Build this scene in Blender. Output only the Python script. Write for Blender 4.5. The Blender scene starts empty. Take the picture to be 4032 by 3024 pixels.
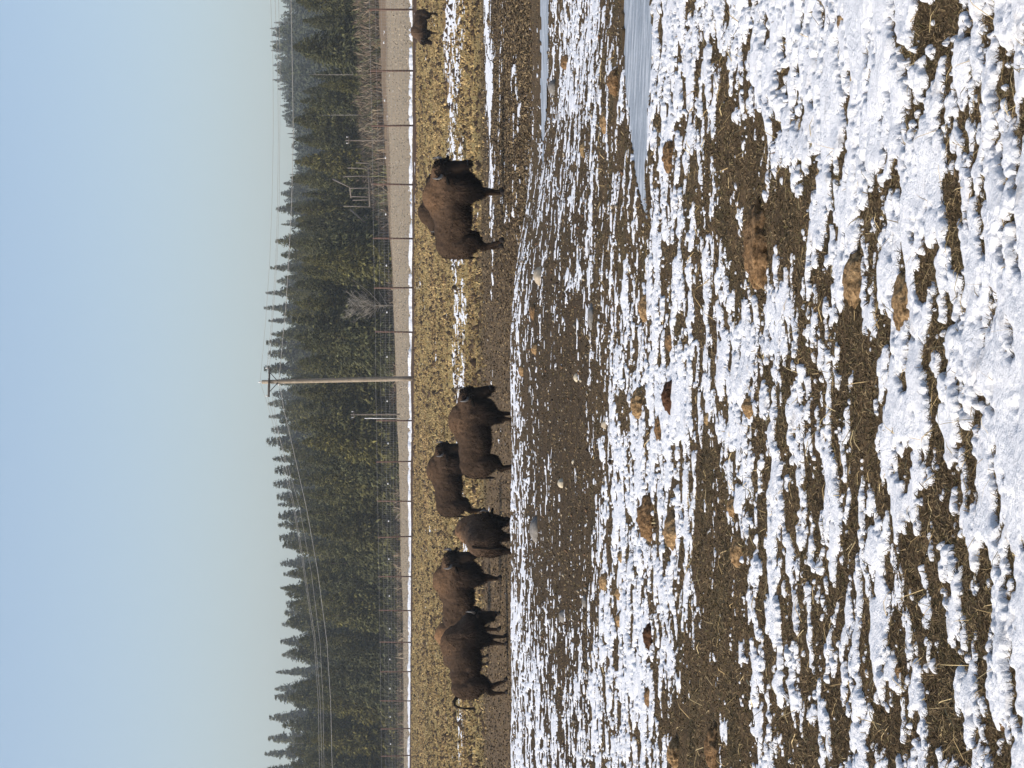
import bpy, bmesh, math, random
import numpy as np
from mathutils import Vector, Matrix, Euler

# ------------------------------------------------------------------ camera / light
SC = bpy.context.scene
F, CU, CV = 8624.0, 1512.0, 2016.0          # focal length and centre, in pixels of the upright photograph
PITCH = math.atan(428.0 / F)
EYE = 1.5

cam_data = bpy.data.cameras.new("camera")
cam_data.sensor_fit = 'HORIZONTAL'
cam_data.sensor_width = 36.0
cam_data.lens = F / 4032.0 * 36.0
cam_data.clip_start = 0.1
cam_data.clip_end = 6000.0
cam = bpy.data.objects.new("camera", cam_data)
SC.collection.objects.link(cam)
_fwd = Vector((0, math.cos(PITCH), -math.sin(PITCH)))
_down = Vector((0, -math.sin(PITCH), -math.cos(PITCH)))
_right = Vector((1, 0, 0))
# the phone was held sideways: the world's "up" points to the left of the picture
cam.matrix_world = Matrix(((_down.x, _right.x, -_fwd.x, 0), (_down.y, _right.y, -_fwd.y, 0),
                           (_down.z, _right.z, -_fwd.z, EYE), (0, 0, 0, 1)))
SC.camera = cam

SUN_EL, SUN_AZ_BACK = math.radians(35), math.radians(16)
sun_vec = Vector((-math.cos(SUN_EL) * math.cos(SUN_AZ_BACK), -math.cos(SUN_EL) * math.sin(SUN_AZ_BACK), math.sin(SUN_EL)))
world = bpy.data.worlds.new("World"); SC.world = world; world.use_nodes = True
wn = world.node_tree; wn.nodes.clear()
sky = wn.nodes.new('ShaderNodeTexSky'); sky.sky_type = 'NISHITA'; sky.sun_disc = False
sky.sun_elevation = SUN_EL
sky.sun_rotation = math.atan2(sun_vec.x, sun_vec.y)
sky.altitude = 1100; sky.air_density = 1.0; sky.dust_density = 6.5; sky.ozone_density = .7
bg = wn.nodes.new('ShaderNodeBackground'); bg.inputs['Strength'].default_value = 0.15
wo = wn.nodes.new('ShaderNodeOutputWorld')
wn.links.new(sky.outputs[0], bg.inputs[0]); wn.links.new(bg.outputs[0], wo.inputs[0])
sun_data = bpy.data.lights.new("sun", 'SUN'); sun_data.energy = 2.8; sun_data.angle = math.radians(0.53)
sun_data.color = (1.0, 0.955, 0.89)
sun = bpy.data.objects.new("sun", sun_data); SC.collection.objects.link(sun)
sun.rotation_euler = (-sun_vec).to_track_quat('-Z', 'Y').to_euler()
sun.location = (-40, -20, 40)
SC.view_settings.view_transform = 'Standard'; SC.view_settings.look = 'None'
SC.view_settings.gamma = 1.0; SC.view_settings.exposure = 0.32
SC.view_settings.use_curve_mapping = False
SC.render.engine = 'CYCLES'
SC.cycles.volume_bounces = 1
SC.cycles.max_bounces = 6
SC.cycles.diffuse_bounces = 3
SC.cycles.transparent_max_bounces = 8

COL = SC.collection
rng = np.random.default_rng(11)
random.seed(11)

# ------------------------------------------------------------------ noise helpers
_perm = np.random.default_rng(5).permutation(512).astype(np.int64)
_perm = np.concatenate([_perm, _perm, _perm])
_ga = np.random.default_rng(6).uniform(0, 2 * np.pi, 512)
_gx, _gy = np.cos(_ga), np.sin(_ga)

def pn(x, y, seed=0):
    """2-D gradient noise, about -0.7..0.7"""
    x = np.asarray(x, float) + seed * 17.31; y = np.asarray(y, float) + seed * 9.77
    xi = np.floor(x).astype(np.int64); yi = np.floor(y).astype(np.int64)
    xf = x - xi; yf = y - yi
    u = xf * xf * xf * (xf * (xf * 6 - 15) + 10); v = yf * yf * yf * (yf * (yf * 6 - 15) + 10)
    def g(ix, iy, fx, fy):
        h = _perm[(_perm[ix & 511] + iy) & 511]
        return _gx[h] * fx + _gy[h] * fy
    a = g(xi, yi, xf, yf); b = g(xi + 1, yi, xf - 1, yf)
    c = g(xi, yi + 1, xf, yf - 1); d = g(xi + 1, yi + 1, xf - 1, yf - 1)
    return (a + (b - a) * u) + ((c + (d - c) * u) - (a + (b - a) * u)) * v

def sstep(a, b, x):
    t = np.clip((np.asarray(x, float) - a) / (b - a), 0, 1)
    return t * t * (3 - 2 * t)

# ------------------------------------------------------------------ terrain
_yy = np.arange(-80, 80, 0.1)
def _smooth(p, w=9):
    k = np.ones(w) / w
    return np.convolve(np.pad(p, w // 2, mode='edge'), k, mode='valid')
_PL = _smooth(np.interp(_yy, [-50, 0, 12, 22, 28, 30.3, 31.2, 35, 40, 50, 62], [0, 0, 0, 0, .015, .02, -.1, -.70, -1.02, -.98, -.80]))
_PR = _smooth(np.interp(_yy, [-50, 0, 9, 12.5, 16, 20, 26, 30, 36, 44, 52, 62], [0, 0, -.04, -.09, -.10, -.16, -.28, -.30, -.42, -.54, -.66, -.72]), 21)

def fence_y(x):
    return 119.0 + (20.2 - np.asarray(x, float)) * 66.0 / 52.2

def base_z(x, y):
    x = np.asarray(x, float); y = np.asarray(y, float)
    w = sstep(0.5, 3.6, x + 0.25 * pn(y * .25, x * .25, 4))
    near = np.interp(y, _yy, _PL) * (1 - w) + np.interp(y, _yy, _PR) * w
    yf = np.maximum(fence_y(np.clip(x, -120, 45)), 75)
    t = np.clip((y - 62) / (yf - 62), 0, 1)
    z62 = -.80 * (1 - w) - .72 * w
    fz = EYE - .58
    field = z62 + (fz - z62) * t ** 1.15
    z = np.where(y < 62, near, field)
    d = np.maximum(y - yf, 0)
    s1 = np.clip(.0225 + .0004 * x, .012, .032)
    s2 = np.clip(.030 + .0009 * x, .018, .055)
    beyond = np.minimum(d, 58) * s1 + np.clip(d - 58, 0, 90) * s2
    hill = sstep(300, 1000, y) * (24 + 11 * sstep(-10, 90, x) + 5 * pn(x / 220, y / 400, 8) + 2 * pn(x / 80, y / 120, 9)) - sstep(1120, 1400, y) * 10
    return z + beyond + hill + sstep(40, 75, y) * .10 * pn(x / 5, y / 9, 3)

def soil_z(x, y):
    n = np.clip(1 - (np.asarray(y, float) - 25) / 30, 0.25, 1)
    return base_z(x, y) + n * (.030 * pn(x / 1.1, y / 1.3, 1) + .014 * pn(x / .22, y / .25, 2) + .008 * pn(x / .07, y / .08, 3))

def project(x, y, z):
    dz = z - EYE
    dep = y * math.cos(PITCH) - dz * math.sin(PITCH)
    dn = -y * math.sin(PITCH) - dz * math.cos(PITCH)
    dep = np.maximum(dep, .5)
    return CU + F * x / dep, CV + F * dn / dep       # u, v

def ground_at(u, v, lo=4.5, hi=1200):
    """the point of the terrain that the photograph shows at u, v"""
    ys = np.concatenate([np.arange(lo, 60, .05), np.arange(60, 300, .4), np.arange(300, hi, 3)])
    dz_per_y = None
    tx = (u - CU) / F; tv = (v - CV) / F
    d = np.array([tx, math.cos(PITCH) - tv * math.sin(PITCH), -math.sin(PITCH) - tv * math.cos(PITCH)])
    t = ys / d[1]
    px = d[0] * t; pz = EYE + d[2] * t
    gz = base_z(px, ys)
    k = np.nonzero(pz <= gz)[0]
    i = k[0] if len(k) else len(ys) - 1
    return float(px[i]), float(ys[i]), float(gz[i])

def at_depth(u, v, y):
    tx = (u - CU) / F; tv = (v - CV) / F
    d = (tx, math.cos(PITCH) - tv * math.sin(PITCH), -math.sin(PITCH) - tv * math.cos(PITCH))
    t = y / d[1]
    return Vector((d[0] * t, y, EYE + d[2] * t))

# ------------------------------------------------------------------ object helpers
def tag(o, label=None, cat=None, group=None, kind=None):
    if label: o["label"] = label
    if cat: o["category"] = cat
    if group: o["group"] = group
    if kind: o["kind"] = kind
    return o

def empty(name, loc=(0, 0, 0), rz=0.0, scale=1.0):
    o = bpy.data.objects.new(name, None); COL.objects.link(o)
    o.location = loc; o.rotation_euler = (0, 0, rz); o.scale = (scale,) * 3
    o.empty_display_size = .2
    return o

def mesh_np(name, verts, faces, mat=None, cols=None, smooth=False):
    """faces: (n,3) or (n,4) int array"""
    verts = np.asarray(verts, np.float32); faces = np.asarray(faces, np.int32)
    me = bpy.data.meshes.new(name)
    k = faces.shape[1]
    me.vertices.add(len(verts)); me.vertices.foreach_set("co", verts.ravel())
    me.loops.add(faces.size); me.loops.foreach_set("vertex_index", faces.ravel())
    me.polygons.add(len(faces))
    me.polygons.foreach_set("loop_start", np.arange(0, faces.size, k, dtype=np.int32))
    me.polygons.foreach_set("loop_total", np.full(len(faces), k, np.int32))
    me.update(calc_edges=True); me.validate()
    if cols is not None:
        set_col(me, cols)
    if smooth:
        me.polygons.foreach_set("use_smooth", np.ones(len(me.polygons), bool))
    if mat: me.materials.append(mat)
    return me

def set_col(me, cols):
    at = me.color_attributes.new("Col", 'FLOAT_COLOR', 'POINT')
    c = np.ones((len(me.vertices), 4), np.float32); c[:, :3] = cols
    at.data.foreach_set("color", c.ravel())

def add(name, me, parent=None, loc=None):
    o = bpy.data.objects.new(name, me); COL.objects.link(o)
    if parent: o.parent = parent
    if loc is not None: o.location = loc
    return o

class MB:
    """collects triangles"""
    def __init__(s): s.v = []; s.f = []; s.n = 0; s.c = []
    def put(s, v, f, c=None):
        v = np.asarray(v, float); f = np.asarray(f, int)
        if f.shape[1] == 4: f = np.concatenate([f[:, [0, 1, 2]], f[:, [0, 2, 3]]])
        s.v.append(v); s.f.append(f + s.n); s.n += len(v)
        if c is not None: s.c.append(np.broadcast_to(np.asarray(c, float), (len(v), 3)))
    def mesh(s, name, mat=None, smooth=False):
        return mesh_np(name, np.concatenate(s.v), np.concatenate(s.f), mat, np.concatenate(s.c) if s.c else None, smooth)

def tube(path, radii, n=8, cap=True, flat=1.0):
    """tapered tube along a path -> verts, quad/tri faces (tris)"""
    path = [Vector(p) for p in path]
    V = []; up = Vector((0, 0, 1))
    prev = None
    for i, p in enumerate(path):
        t = (path[min(i + 1, len(path) - 1)] - path[max(i - 1, 0)]).normalized()
        a = up.cross(t) if abs(t.z) < .95 else Vector((0, 1, 0)).cross(t)
        a.normalize()
        if prev is not None:
            a = (prev - t * prev.dot(t)).normalized()
        prev = a.copy()
        b = t.cross(a)
        r = radii[i] if hasattr(radii, '__len__') else radii
        for k in range(n):
            an = 2 * math.pi * k / n
            V.append(p + a * (math.cos(an) * r) + b * (math.sin(an) * r * flat))
    Fs = []
    for i in range(len(path) - 1):
        for k in range(n):
            a0 = i * n + k; a1 = i * n + (k + 1) % n
            Fs += [(a0, a1, a1 + n), (a0, a1 + n, a0 + n)]
    if cap:
        c0 = len(V); V.append(path[0]); c1 = len(V); V.append(path[-1]); m = (len(path) - 1) * n
        for k in range(n):
            Fs.append((c0, (k + 1) % n, k)); Fs.append((c1, m + k, m + (k + 1) % n))
    return np.array([tuple(v) for v in V]), np.array(Fs)

def boxv(cx, cy, cz, sx, sy, sz):
    v = np.array([(x, y, z) for x in (-.5, .5) for y in (-.5, .5) for z in (-.5, .5)]) * (sx, sy, sz) + (cx, cy, cz)
    f = np.array([(0, 1, 3, 2), (4, 6, 7, 5), (0, 4, 5, 1), (2, 3, 7, 6), (0, 2, 6, 4), (1, 5, 7, 3)])
    return v, f

def ellipsoid(c, r, pitch=0.0, nu=20, nv=12):
    V = []; Fs = []
    cp, sp = math.cos(pitch), math.sin(pitch)
    for j in range(nv + 1):
        th = math.pi * j / nv
        for i in range(nu):
            ph = 2 * math.pi * i / nu
            x, y, z = r[0] * math.sin(th) * math.cos(ph), r[1] * math.sin(th) * math.sin(ph), r[2] * math.cos(th)
            V.append((c[0] + x * cp + z * sp, c[1] + y, c[2] - x * sp + z * cp))
    for j in range(nv):
        for i in range(nu):
            a = j * nu + i; b = j * nu + (i + 1) % nu
            Fs += [(a, a + nu, b + nu), (a, b + nu, b)]
    return np.array(V), np.array(Fs)

# ------------------------------------------------------------------ materials
def new_mat(name, rough=.85, spec=.2):
    m = bpy.data.materials.new(name); m.use_nodes = True
    nt = m.node_tree; b = nt.nodes["Principled BSDF"]
    b.inputs['Roughness'].default_value = rough
    b.inputs['Specular IOR Level'].default_value = spec
    return m, nt, b

def N(nt, t, **kw):
    n = nt.nodes.new(t)
    for k, v in kw.items():
        if k in n.inputs.keys(): n.inputs[k].default_value = v
        else: setattr(n, k, v)
    return n

def noise_node(nt, scale, detail=4, rough=.6, vec=None):
    n = N(nt, 'ShaderNodeTexNoise'); n.inputs['Scale'].default_value = scale
    n.inputs['Detail'].default_value = detail; n.inputs['Roughness'].default_value = rough
    if vec: nt.links.new(vec, n.inputs['Vector'])
    return n

def ramp(nt, src, stops):
    r = N(nt, 'ShaderNodeValToRGB'); e = r.color_ramp.elements
    while len(e) < len(stops): e.new(.5)
    for i, (p, c) in enumerate(stops):
        e[i].position = p; e[i].color = (*c, 1) if len(c) == 3 else c
    nt.links.new(src, r.inputs[0]); return r

def mul(nt, a, b, fac=1.0, mode='MULTIPLY'):
    m = N(nt, 'ShaderNodeMix', data_type='RGBA', blend_type=mode)
    m.inputs[0].default_value = fac
    nt.links.new(a, m.inputs[6]); nt.links.new(b, m.inputs[7])
    return m.outputs[2]

def bump(nt, b, src, strength, dist):
    n = N(nt, 'ShaderNodeBump'); n.inputs['Strength'].default_value = strength; n.inputs['Distance'].default_value = dist
    nt.links.new(src, n.inputs['Height']); nt.links.new(n.outputs[0], b.inputs['Normal'])

def plain_mat(name, col, rough=.8, var=.35, scale=8.0, spec=.2, metal=0.0):
    """one colour with grain"""
    m, nt, b = new_mat(name, rough, spec)
    tc = N(nt, 'ShaderNodeTexCoord')
    n = noise_node(nt, scale, 5, .65, tc.outputs['Object'])
    r = ramp(nt, n.outputs[0], [(.3, tuple(c * (1 - var) for c in col)), (.7, tuple(min(1, c * (1 + var)) for c in col))])
    nt.links.new(r.outputs[0], b.inputs['Base Color'])
    b.inputs['Metallic'].default_value = metal
    bump(nt, b, n.outputs[0], .3, .01)
    return m

def attr_mat(name, rough=.9, spec=.1, nscale=30, lo=.65, hi=1.35, bumpd=0.0, objrand=0.0, sss=0.0):
    m, nt, b = new_mat(name, rough, spec)
    a = N(nt, 'ShaderNodeAttribute', attribute_name="Col")
    tc = N(nt, 'ShaderNodeTexCoord')
    n = noise_node(nt, nscale, 5, .65, tc.outputs['Object'])
    r = ramp(nt, n.outputs[0], [(.28, (lo,) * 3), (.72, (hi,) * 3)])
    out = mul(nt, a.outputs['Color'], r.outputs[0])
    if objrand:
        oi = N(nt, 'ShaderNodeObjectInfo')
        r2 = ramp(nt, oi.outputs['Random'], [(0, (1 - objrand, 1 - objrand, 1 - objrand * .6)), (.5, (1, 1, .95)), (1, (1 + objrand * 1.2, 1 + objrand * .8, 1 - objrand * .4))])
        out = mul(nt, out, r2.outputs[0])
    nt.links.new(out, b.inputs['Base Color'])
    if bumpd: bump(nt, b, n.outputs[0], .8, bumpd)
    return m

# ground: vertex colour gives the kind of ground, noise gives earth, litter and moss
def ground_material():
    m, nt, b = new_mat("earth", .95, .08)
    a = N(nt, 'ShaderNodeAttribute', attribute_name="Col")
    g = N(nt, 'ShaderNodeNewGeometry')
    n1 = noise_node(nt, 60, 6, .75, g.outputs['Position'])
    n2 = noise_node(nt, 3.2, 5, .6, g.outputs['Position'])
    n3 = noise_node(nt, 14, 4, .6, g.outputs['Position'])
    r1 = ramp(nt, n1.outputs[0], [(.30, (.35, .33, .32)), (.5, (.95, .95, .95)), (.72, (1.75, 1.65, 1.45))])
    r2 = ramp(nt, n2.outputs[0], [(.32, (.72, .72, .72)), (.68, (1.25, 1.22, 1.15))])
    r3 = ramp(nt, n3.outputs[0], [(.3, (.8, .82, .75)), (.6, (1.08, 1.04, 1.0))])
    out = mul(nt, mul(nt, mul(nt, a.outputs['Color'], r1.outputs[0]), r2.outputs[0]), r3.outputs[0])
    nt.links.new(out, b.inputs['Base Color'])
    bump(nt, b, n1.outputs[0], 1.0, .015)
    return m

def snow_material():
    m, nt, b = new_mat("snow", .55, .25)
    g = N(nt, 'ShaderNodeNewGeometry')
    n1 = noise_node(nt, 70, 6, .7, g.outputs['Position'])
    n2 = noise_node(nt, 9, 5, .6, g.outputs['Position'])
    r = ramp(nt, n2.outputs[0], [(.25, (.58, .555, .53)), (.40, (.80, .805, .82)), (.8, (.88, .885, .895))])
    nt.links.new(r.outputs[0], b.inputs['Base Color'])
    bump(nt, b, n1.outputs[0], 1.0, .012)
    return m

def ice_material():
    m, nt, b = new_mat("ice", .22, .5)
    g = N(nt, 'ShaderNodeNewGeometry')
    mp = N(nt, 'ShaderNodeMapping'); mp.inputs['Scale'].default_value = (1.0, 5.0, 1.0)
    nt.links.new(g.outputs['Position'], mp.inputs[0])
    n = noise_node(nt, 2.2, 6, .65, mp.outputs[0])
    r = ramp(nt, n.outputs[0], [(.3, (.17, .19, .21)), (.5, (.30, .33, .36)), (.66, (.62, .64, .66))])
    nt.links.new(r.outputs[0], b.inputs['Base Color'])
    n2 = noise_node(nt, 25, 5, .7, g.outputs['Position'])
    r2 = ramp(nt, n2.outputs[0], [(.35, (.3,) * 3), (.65, (.75,) * 3)])
    nt.links.new(r2.outputs[0], b.inputs['Roughness'])
    bump(nt, b, n2.outputs[0], .5, .01)
    return m

M_GROUND, M_SNOW, M_ICE = ground_material(), snow_material(), ice_material()
M_GRASS = attr_mat("dry_grass", .9, .08, 6, .8, 1.2)
M_FUR = attr_mat("bison_fur", .95, .04, 26, .55, 1.4, .01)
M_HAIR = attr_mat("bison_hair", .9, .05, 12, .7, 1.3)
M_HORN = plain_mat("horn", (.16, .15, .14), .35, .3, 20, .4)
M_HORN_DARK = plain_mat("dark_horn", (.03, .027, .025), .4, .3, 20, .4)
M_EYE = plain_mat("eye", (.01, .008, .006), .15, .1, 5, .5)
M_HOOF = plain_mat("hoof", (.016, .012, .010), .9, .3, 20)
M_BARK = plain_mat("bark", (.11, .085, .065), .95, .4, 6)
M_PALE = plain_mat("pale_bark", (.37, .34, .29), .9, .3, 6)
M_NEEDLE = attr_mat("needles", .85, .12, 1.2, .7, 1.3, 0, .16)
M_POST = plain_mat("rusty_post", (.12, .072, .055), .8, .35, 9)
M_WIRE = plain_mat("wire", (.26, .26, .26), .5, .15, 3, .4, .3)
M_POLE = plain_mat("weathered_pole", (.30, .25, .19), .9, .3, 4)
M_ARM = plain_mat("dark_timber", (.045, .035, .03), .85, .3, 6)
M_WHITE = plain_mat("white_ceramic", (.75, .75, .74), .4, .06, 5, .4)
M_LINE = plain_mat("power_line", (.24, .24, .235), .5, .1, 3, .3)
M_TIMBER = plain_mat("grey_timber", (.19, .16, .13), .9, .3, 5)

# ------------------------------------------------------------------ snow cover, as read off the photograph
_cy = np.array([0, 380, 700, 1150, 1500, 1900, 2300, 2650, 3024.])        # picture rows
_cov_v = [1990, 2040, 2090, 2140, 2180, 2230, 2300, 2340, 2420, 2500, 2580, 2680, 2730, 2790, 2860, 2920, 3040, 3150, 3280, 3440, 3600, 3760, 3900, 4032, 4300]
_cov = np.array([
    [.05, .05, .08, .55, .62, .62, .62, .66, .70],   # 1990 crest
    [.05, .06, .30, .55, .55, .62, .66, .70, .75],   # 2040
    [.10, .10, .42, .30, .18, .28, .42, .66, .72],   # 2090
    [.12, .14, .42, .22, .10, .22, .22, .50, .68],   # 2140
    [.50, .42, .40, .26, .10, .20, .12, .42, .66],   # 2180
    [.60, .62, .46, .28, .08, .12, .10, .40, .64],   # 2230
    [.66, .64, .36, .32, .10, .10, .12, .48, .62],   # 2300
    [.58, .58, .34, .42, .28, .30, .40, .66, .66],   # 2340
    [.30, .44, .40, .46, .58, .68, .70, .72, .68],   # 2420
    [.10, .30, .36, .52, .66, .72, .74, .74, .68],   # 2500
    [.74, .72, .62, .66, .72, .74, .72, .64, .55],   # 2580
    [.82, .78, .66, .68, .70, .70, .55, .32, .26],   # 2680
    [.72, .66, .52, .50, .54, .44, .26, .14, .18],   # 2730
    [.55, .42, .34, .34, .34, .26, .14, .12, .16],   # 2790
    [.46, .30, .24, .44, .46, .24, .20, .20, .22],   # 2860
    [.62, .46, .24, .36, .48, .42, .38, .34, .30],   # 2920
    [.78, .70, .32, .34, .48, .52, .56, .46, .40],   # 3040
    [.82, .78, .46, .36, .38, .46, .48, .46, .40],   # 3150
    [.82, .80, .56, .46, .38, .46, .46, .46, .42],   # 3280
    [.82, .74, .66, .56, .44, .46, .46, .46, .44],   # 3440
    [.86, .72, .66, .60, .54, .48, .50, .50, .48],   # 3600
    [.90, .78, .72, .66, .62, .58, .56, .58, .56],   # 3760
    [.92, .84, .74, .70, .74, .72, .70, .64, .60],   # 3900
    [.96, .90, .80, .80, .88, .88, .82, .72, .66],   # 4032
    [.96, .92, .86, .84, .90, .90, .86, .80, .76]])
_cov_v = np.array(_cov_v, float)

def cover(u, v):
    yy = np.clip(3024 - u, 0, 3024); yy = np.where(3024 - u < 0, np.minimum(-(3024 - u), 900), yy); vv = np.clip(v, _cov_v[0], _cov_v[-1])
    j = np.clip(np.searchsorted(_cy, yy) - 1, 0, len(_cy) - 2); a = (yy - _cy[j]) / (_cy[j + 1] - _cy[j])
    i = np.clip(np.searchsorted(_cov_v, vv) - 1, 0, len(_cov_v) - 2); b = (vv - _cov_v[i]) / (_cov_v[i + 1] - _cov_v[i])
    return (_cov[i, j] * (1 - a) + _cov[i, j + 1] * a) * (1 - b) + (_cov[i + 1, j] * (1 - a) + _cov[i + 1, j + 1] * a) * b

def ice_mask(x, y, u, v):
    """>0 on the two frozen pools"""
    yy = 3024 - u + 12 * pn(x * 3, y * 3, 31); vv = v + 9 * pn(x * 2.5, y * 2.5, 32) + 4 * pn(x * 9, y * 9, 34)
    lo2 = np.interp(yy, [-2600, -900, 0, 300, 600, 780, 860], [2505, 2460, 2456, 2464, 2490, 2518, 2545])
    hi2 = np.interp(yy, [-2600, -900, 0, 300, 600, 780, 860], [2505, 2552, 2562, 2560, 2552, 2544, 2540])
    lo1 = np.interp(yy, [-2600, -900, 0, 300, 500, 640], [2140, 2130, 2128, 2128, 2130, 2136])
    hi1 = np.interp(yy, [-2600, -900, 0, 300, 500, 640], [2140, 2156, 2162, 2152, 2144, 2136])
    m2 = np.minimum(vv - lo2, hi2 - vv) / 30.0
    m1 = np.minimum(vv - lo1, hi1 - vv) / 12.0
    m2 = np.where(yy > 860, np.minimum(m2, -.02 * (yy - 860) - .1), m2); m1 = np.where(yy > 640, np.minimum(m1, -.02 * (yy - 640) - .1), m1)
    out = yy < -2600
    return np.where((y < 36) & ~out, np.maximum(m1, m2), -1)

def snow_field(x, y, u, v, bz):
    """signed cover, >0 where snow lies, and the cover value"""
    cov = cover(u, v)
    yy = 3024 - u
    far = y > 33.5
    # behind the bank: thin bands in the hollow and across the field, and the drift along the fence
    yf = fence_y(x)
    d = y - yf
    c = np.full_like(x, .02)
    c = np.where((v > 1905) & (v < 1960) & far, np.interp(yy, [0, 300, 560, 1000, 1300, 1800, 2100], [.60, .62, .60, .45, .32, .05, .02]) * np.exp(-((v - np.interp(yy, [0, 500, 1000, 1800], [1916, 1930, 1936, 1928])) / np.interp(yy, [0, 400, 900], [20, 12, 9])) ** 2) * 1.25, c)
    vb = np.interp(yy, [0, 560, 1000, 1500, 2100, 2700, 3024], [1784, 1790, 1806, 1808, 1826, 1812, 1815])
    wb = np.interp(yy, [0, 560, 1000, 1500, 2100, 2700, 3024], [36, 30, 26, 24, 13, 16, 18])
    band = np.interp(yy, [0, 400, 600, 1000, 1500, 2000, 2500, 3024], [.78, .72, .55, .66, .70, .42, .30, .42]) * np.exp(-((v - vb) / wb) ** 4)
    c = np.where((v < 1880) & (v > 1730) & far, np.maximum(c, band), c)
    c = np.where(far & (v > 1960), np.interp(yy, [0, 400, 900, 1200, 3024], [.10, .07, .10, .03, .02]), c)
    c = np.where((y > 62) & (v < 1700) & (d < -1), .03, c)
    drift = np.exp(-((d - 2.9 + 1.2 * pn(x / 3, y / 3, 33) + .8 * pn(x / .9, y / .9, 35)) / np.interp(yy, [0, 1500, 3024], [1.0, 1.2, 1.9])) ** 4)
    c = np.where(y > 90, np.maximum(c, drift * (.92 + .55 * pn(x / 4, y / 4, 37))), c)
    c = np.where(far, c, cov)
    wx = x + .05 * pn(x / .3, y / .3, 29); wy = y + .05 * pn(x / .3, y / .3, 30)
    n = (.50 * pn(wx / 1.1, wy / .80, 21) + .72 * pn(wx / .36, wy / .26, 22) + .72 * pn(wx / .14, wy / .10, 23) + .46 * pn(x / .055, y / .042, 24) + .26 * pn(x / .024, y / .02, 25))
    nf = (.8 * pn(x / 2.2, y / 5.0, 26) + .8 * pn(x / .55, y / 1.2, 27) + .6 * pn(x / .2, y / .6, 28))
    n = np.where(far, nf, n)
    sd = np.where(far, .30, .315)
    p = 1 / (1 + np.exp(-1.702 * n / sd))          # roughly uniform
    c = np.where(far, c, c - .05 - .07 * sstep(3000, 3600, v) - .10 * sstep(2300, 2420, v) * sstep(2900, 2700, v))
    m = p - (1 - c)
    return m, c

# ------------------------------------------------------------------ ground grid
_r1 = 1.0 / np.linspace(1 / 4.5, 1 / 33.5, 860)
_r2 = np.arange(33.75, 64, .25); _r3 = np.arange(64, 200, .45)
rows = np.concatenate([_r1, _r2, _r3])
A_IN = .62
_inner = np.linspace(-.205, .205, 800); _outer = np.geomspace(.2056, A_IN, 130)
cols = np.concatenate([-_outer[::-1], _inner, _outer])
aa, RR = np.meshgrid(cols, rows)
XX = aa * RR; YY = RR
BZ = base_z(XX, YY); UU, VV = project(XX, YY, BZ)
ICE = ice_mask(XX, YY, UU, VV)
MS, CC = snow_field(XX, YY, UU, VV, BZ)
MS = np.where(ICE > -.35, MS * np.clip(-ICE / .35, 0, 1) - np.where(ICE > -.12, .5, 0), MS)
SZ = soil_z(XX, YY)
SZ = np.where(ICE > 0, BZ - .03, SZ)

def grid_faces(nr, nc, keep=None):
    idx = np.arange(nr * nc).reshape(nr, nc)
    f = np.stack([idx[:-1, :-1], idx[:-1, 1:], idx[1:, 1:], idx[1:, :-1]], -1).reshape(-1, 4)
    return f if keep is None else f[keep.ravel()]

def compact(v, f):
    used = np.unique(f); remap = np.full(len(v), -1, np.int64); remap[used] = np.arange(len(used))
    return v[used], remap[f], used

def ground_colour(x, y, u, v):
    """colour of the bare ground by kind: litter, trodden earth, straw-coloured field, gravelly verge, wood floor"""
    yy = 3024 - u
    def mix(a, b, t): return a + (b - a) * t[..., None]
    C = np.zeros(x.shape + (3,)) + np.array((.110, .079, .048))
    olive = sstep(.1, .4, pn(x / .5, y / .6, 41))
    C = mix(C, np.array((.092, .074, .042)), olive * .6)
    C = mix(C, np.array((.070, .051, .033)), sstep(15, 19, y) * (1 - sstep(25, 29, y)) * sstep(3.2, .5, x) * .8)
    C = mix(C, np.array((.150, .108, .068)), sstep(33, 38, y) * sstep(2.5, -1.5, x))
    C = mix(C, np.array((.078, .055, .034)), sstep(30, 34, y) * sstep(1.0, 3.0, x) * sstep(60, 52, y))
    g = np.array((.30, .235, .105)) 
    gt = sstep(60, 68, y + 5 * pn(x / 3, y / 8, 43))
    C = mix(C, g, gt)
    C = mix(C, np.array((.24, .150, .075)), gt * sstep(.0, .3, pn(x / 9, y / 4, 42)) * .6)
    d = y - fence_y(x)
    C = mix(C, np.array((.075, .045, .03)), sstep(-5.5, -3.0, d + .8 * pn(x / 2, y / 2, 44)) * sstep(2.0, .5, d))
    C = mix(C, np.array((.32, .27, .205)), sstep(2, 5, d))
    dd = d - 58 + 6 * pn(x / 8, y / 8, 45)
    C = mix(C, np.array((.20, .15, .105)), sstep(-4, 2, dd))
    C = mix(C, np.array((.055, .055, .035)), sstep(40, 75, dd))
    return C

# soil: every second sample inside, coarse beyond the sides, behind the camera and out to the horizon
gr = np.concatenate([[-60, -30, -12, -4, 0, 2, 3.4], rows[::2], np.arange(201, 330, 3), np.arange(335, 900, 14), np.arange(900, 1400, 50)])
ac = np.concatenate([-np.geomspace(1.3, A_IN * 1.03, 14), cols[::2], np.geomspace(A_IN * 1.03, 1.3, 14)])
ga, gy = np.meshgrid(ac, gr)
gx = ga * np.maximum(gy, 4.2) * np.where(np.abs(ga) > A_IN, 1 + 3 * (np.abs(ga) - A_IN) * np.clip(1 - gy / 80, 0, 1), 1) * np.where(gy < 4.2, 1 + (4.2 - gy) * .25, 1)
gb = base_z(gx, gy); gu, gv = project(gx, np.maximum(gy, 2), gb)
gi = np.where((gy > 4.4) & (np.abs(ga) < A_IN * 1.0), ice_mask(gx, gy, gu, gv), -1)
gz = np.where(gi > 0, gb - .03, soil_z(gx, gy))
gc = ground_colour(gx, gy, gu, gv)
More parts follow.
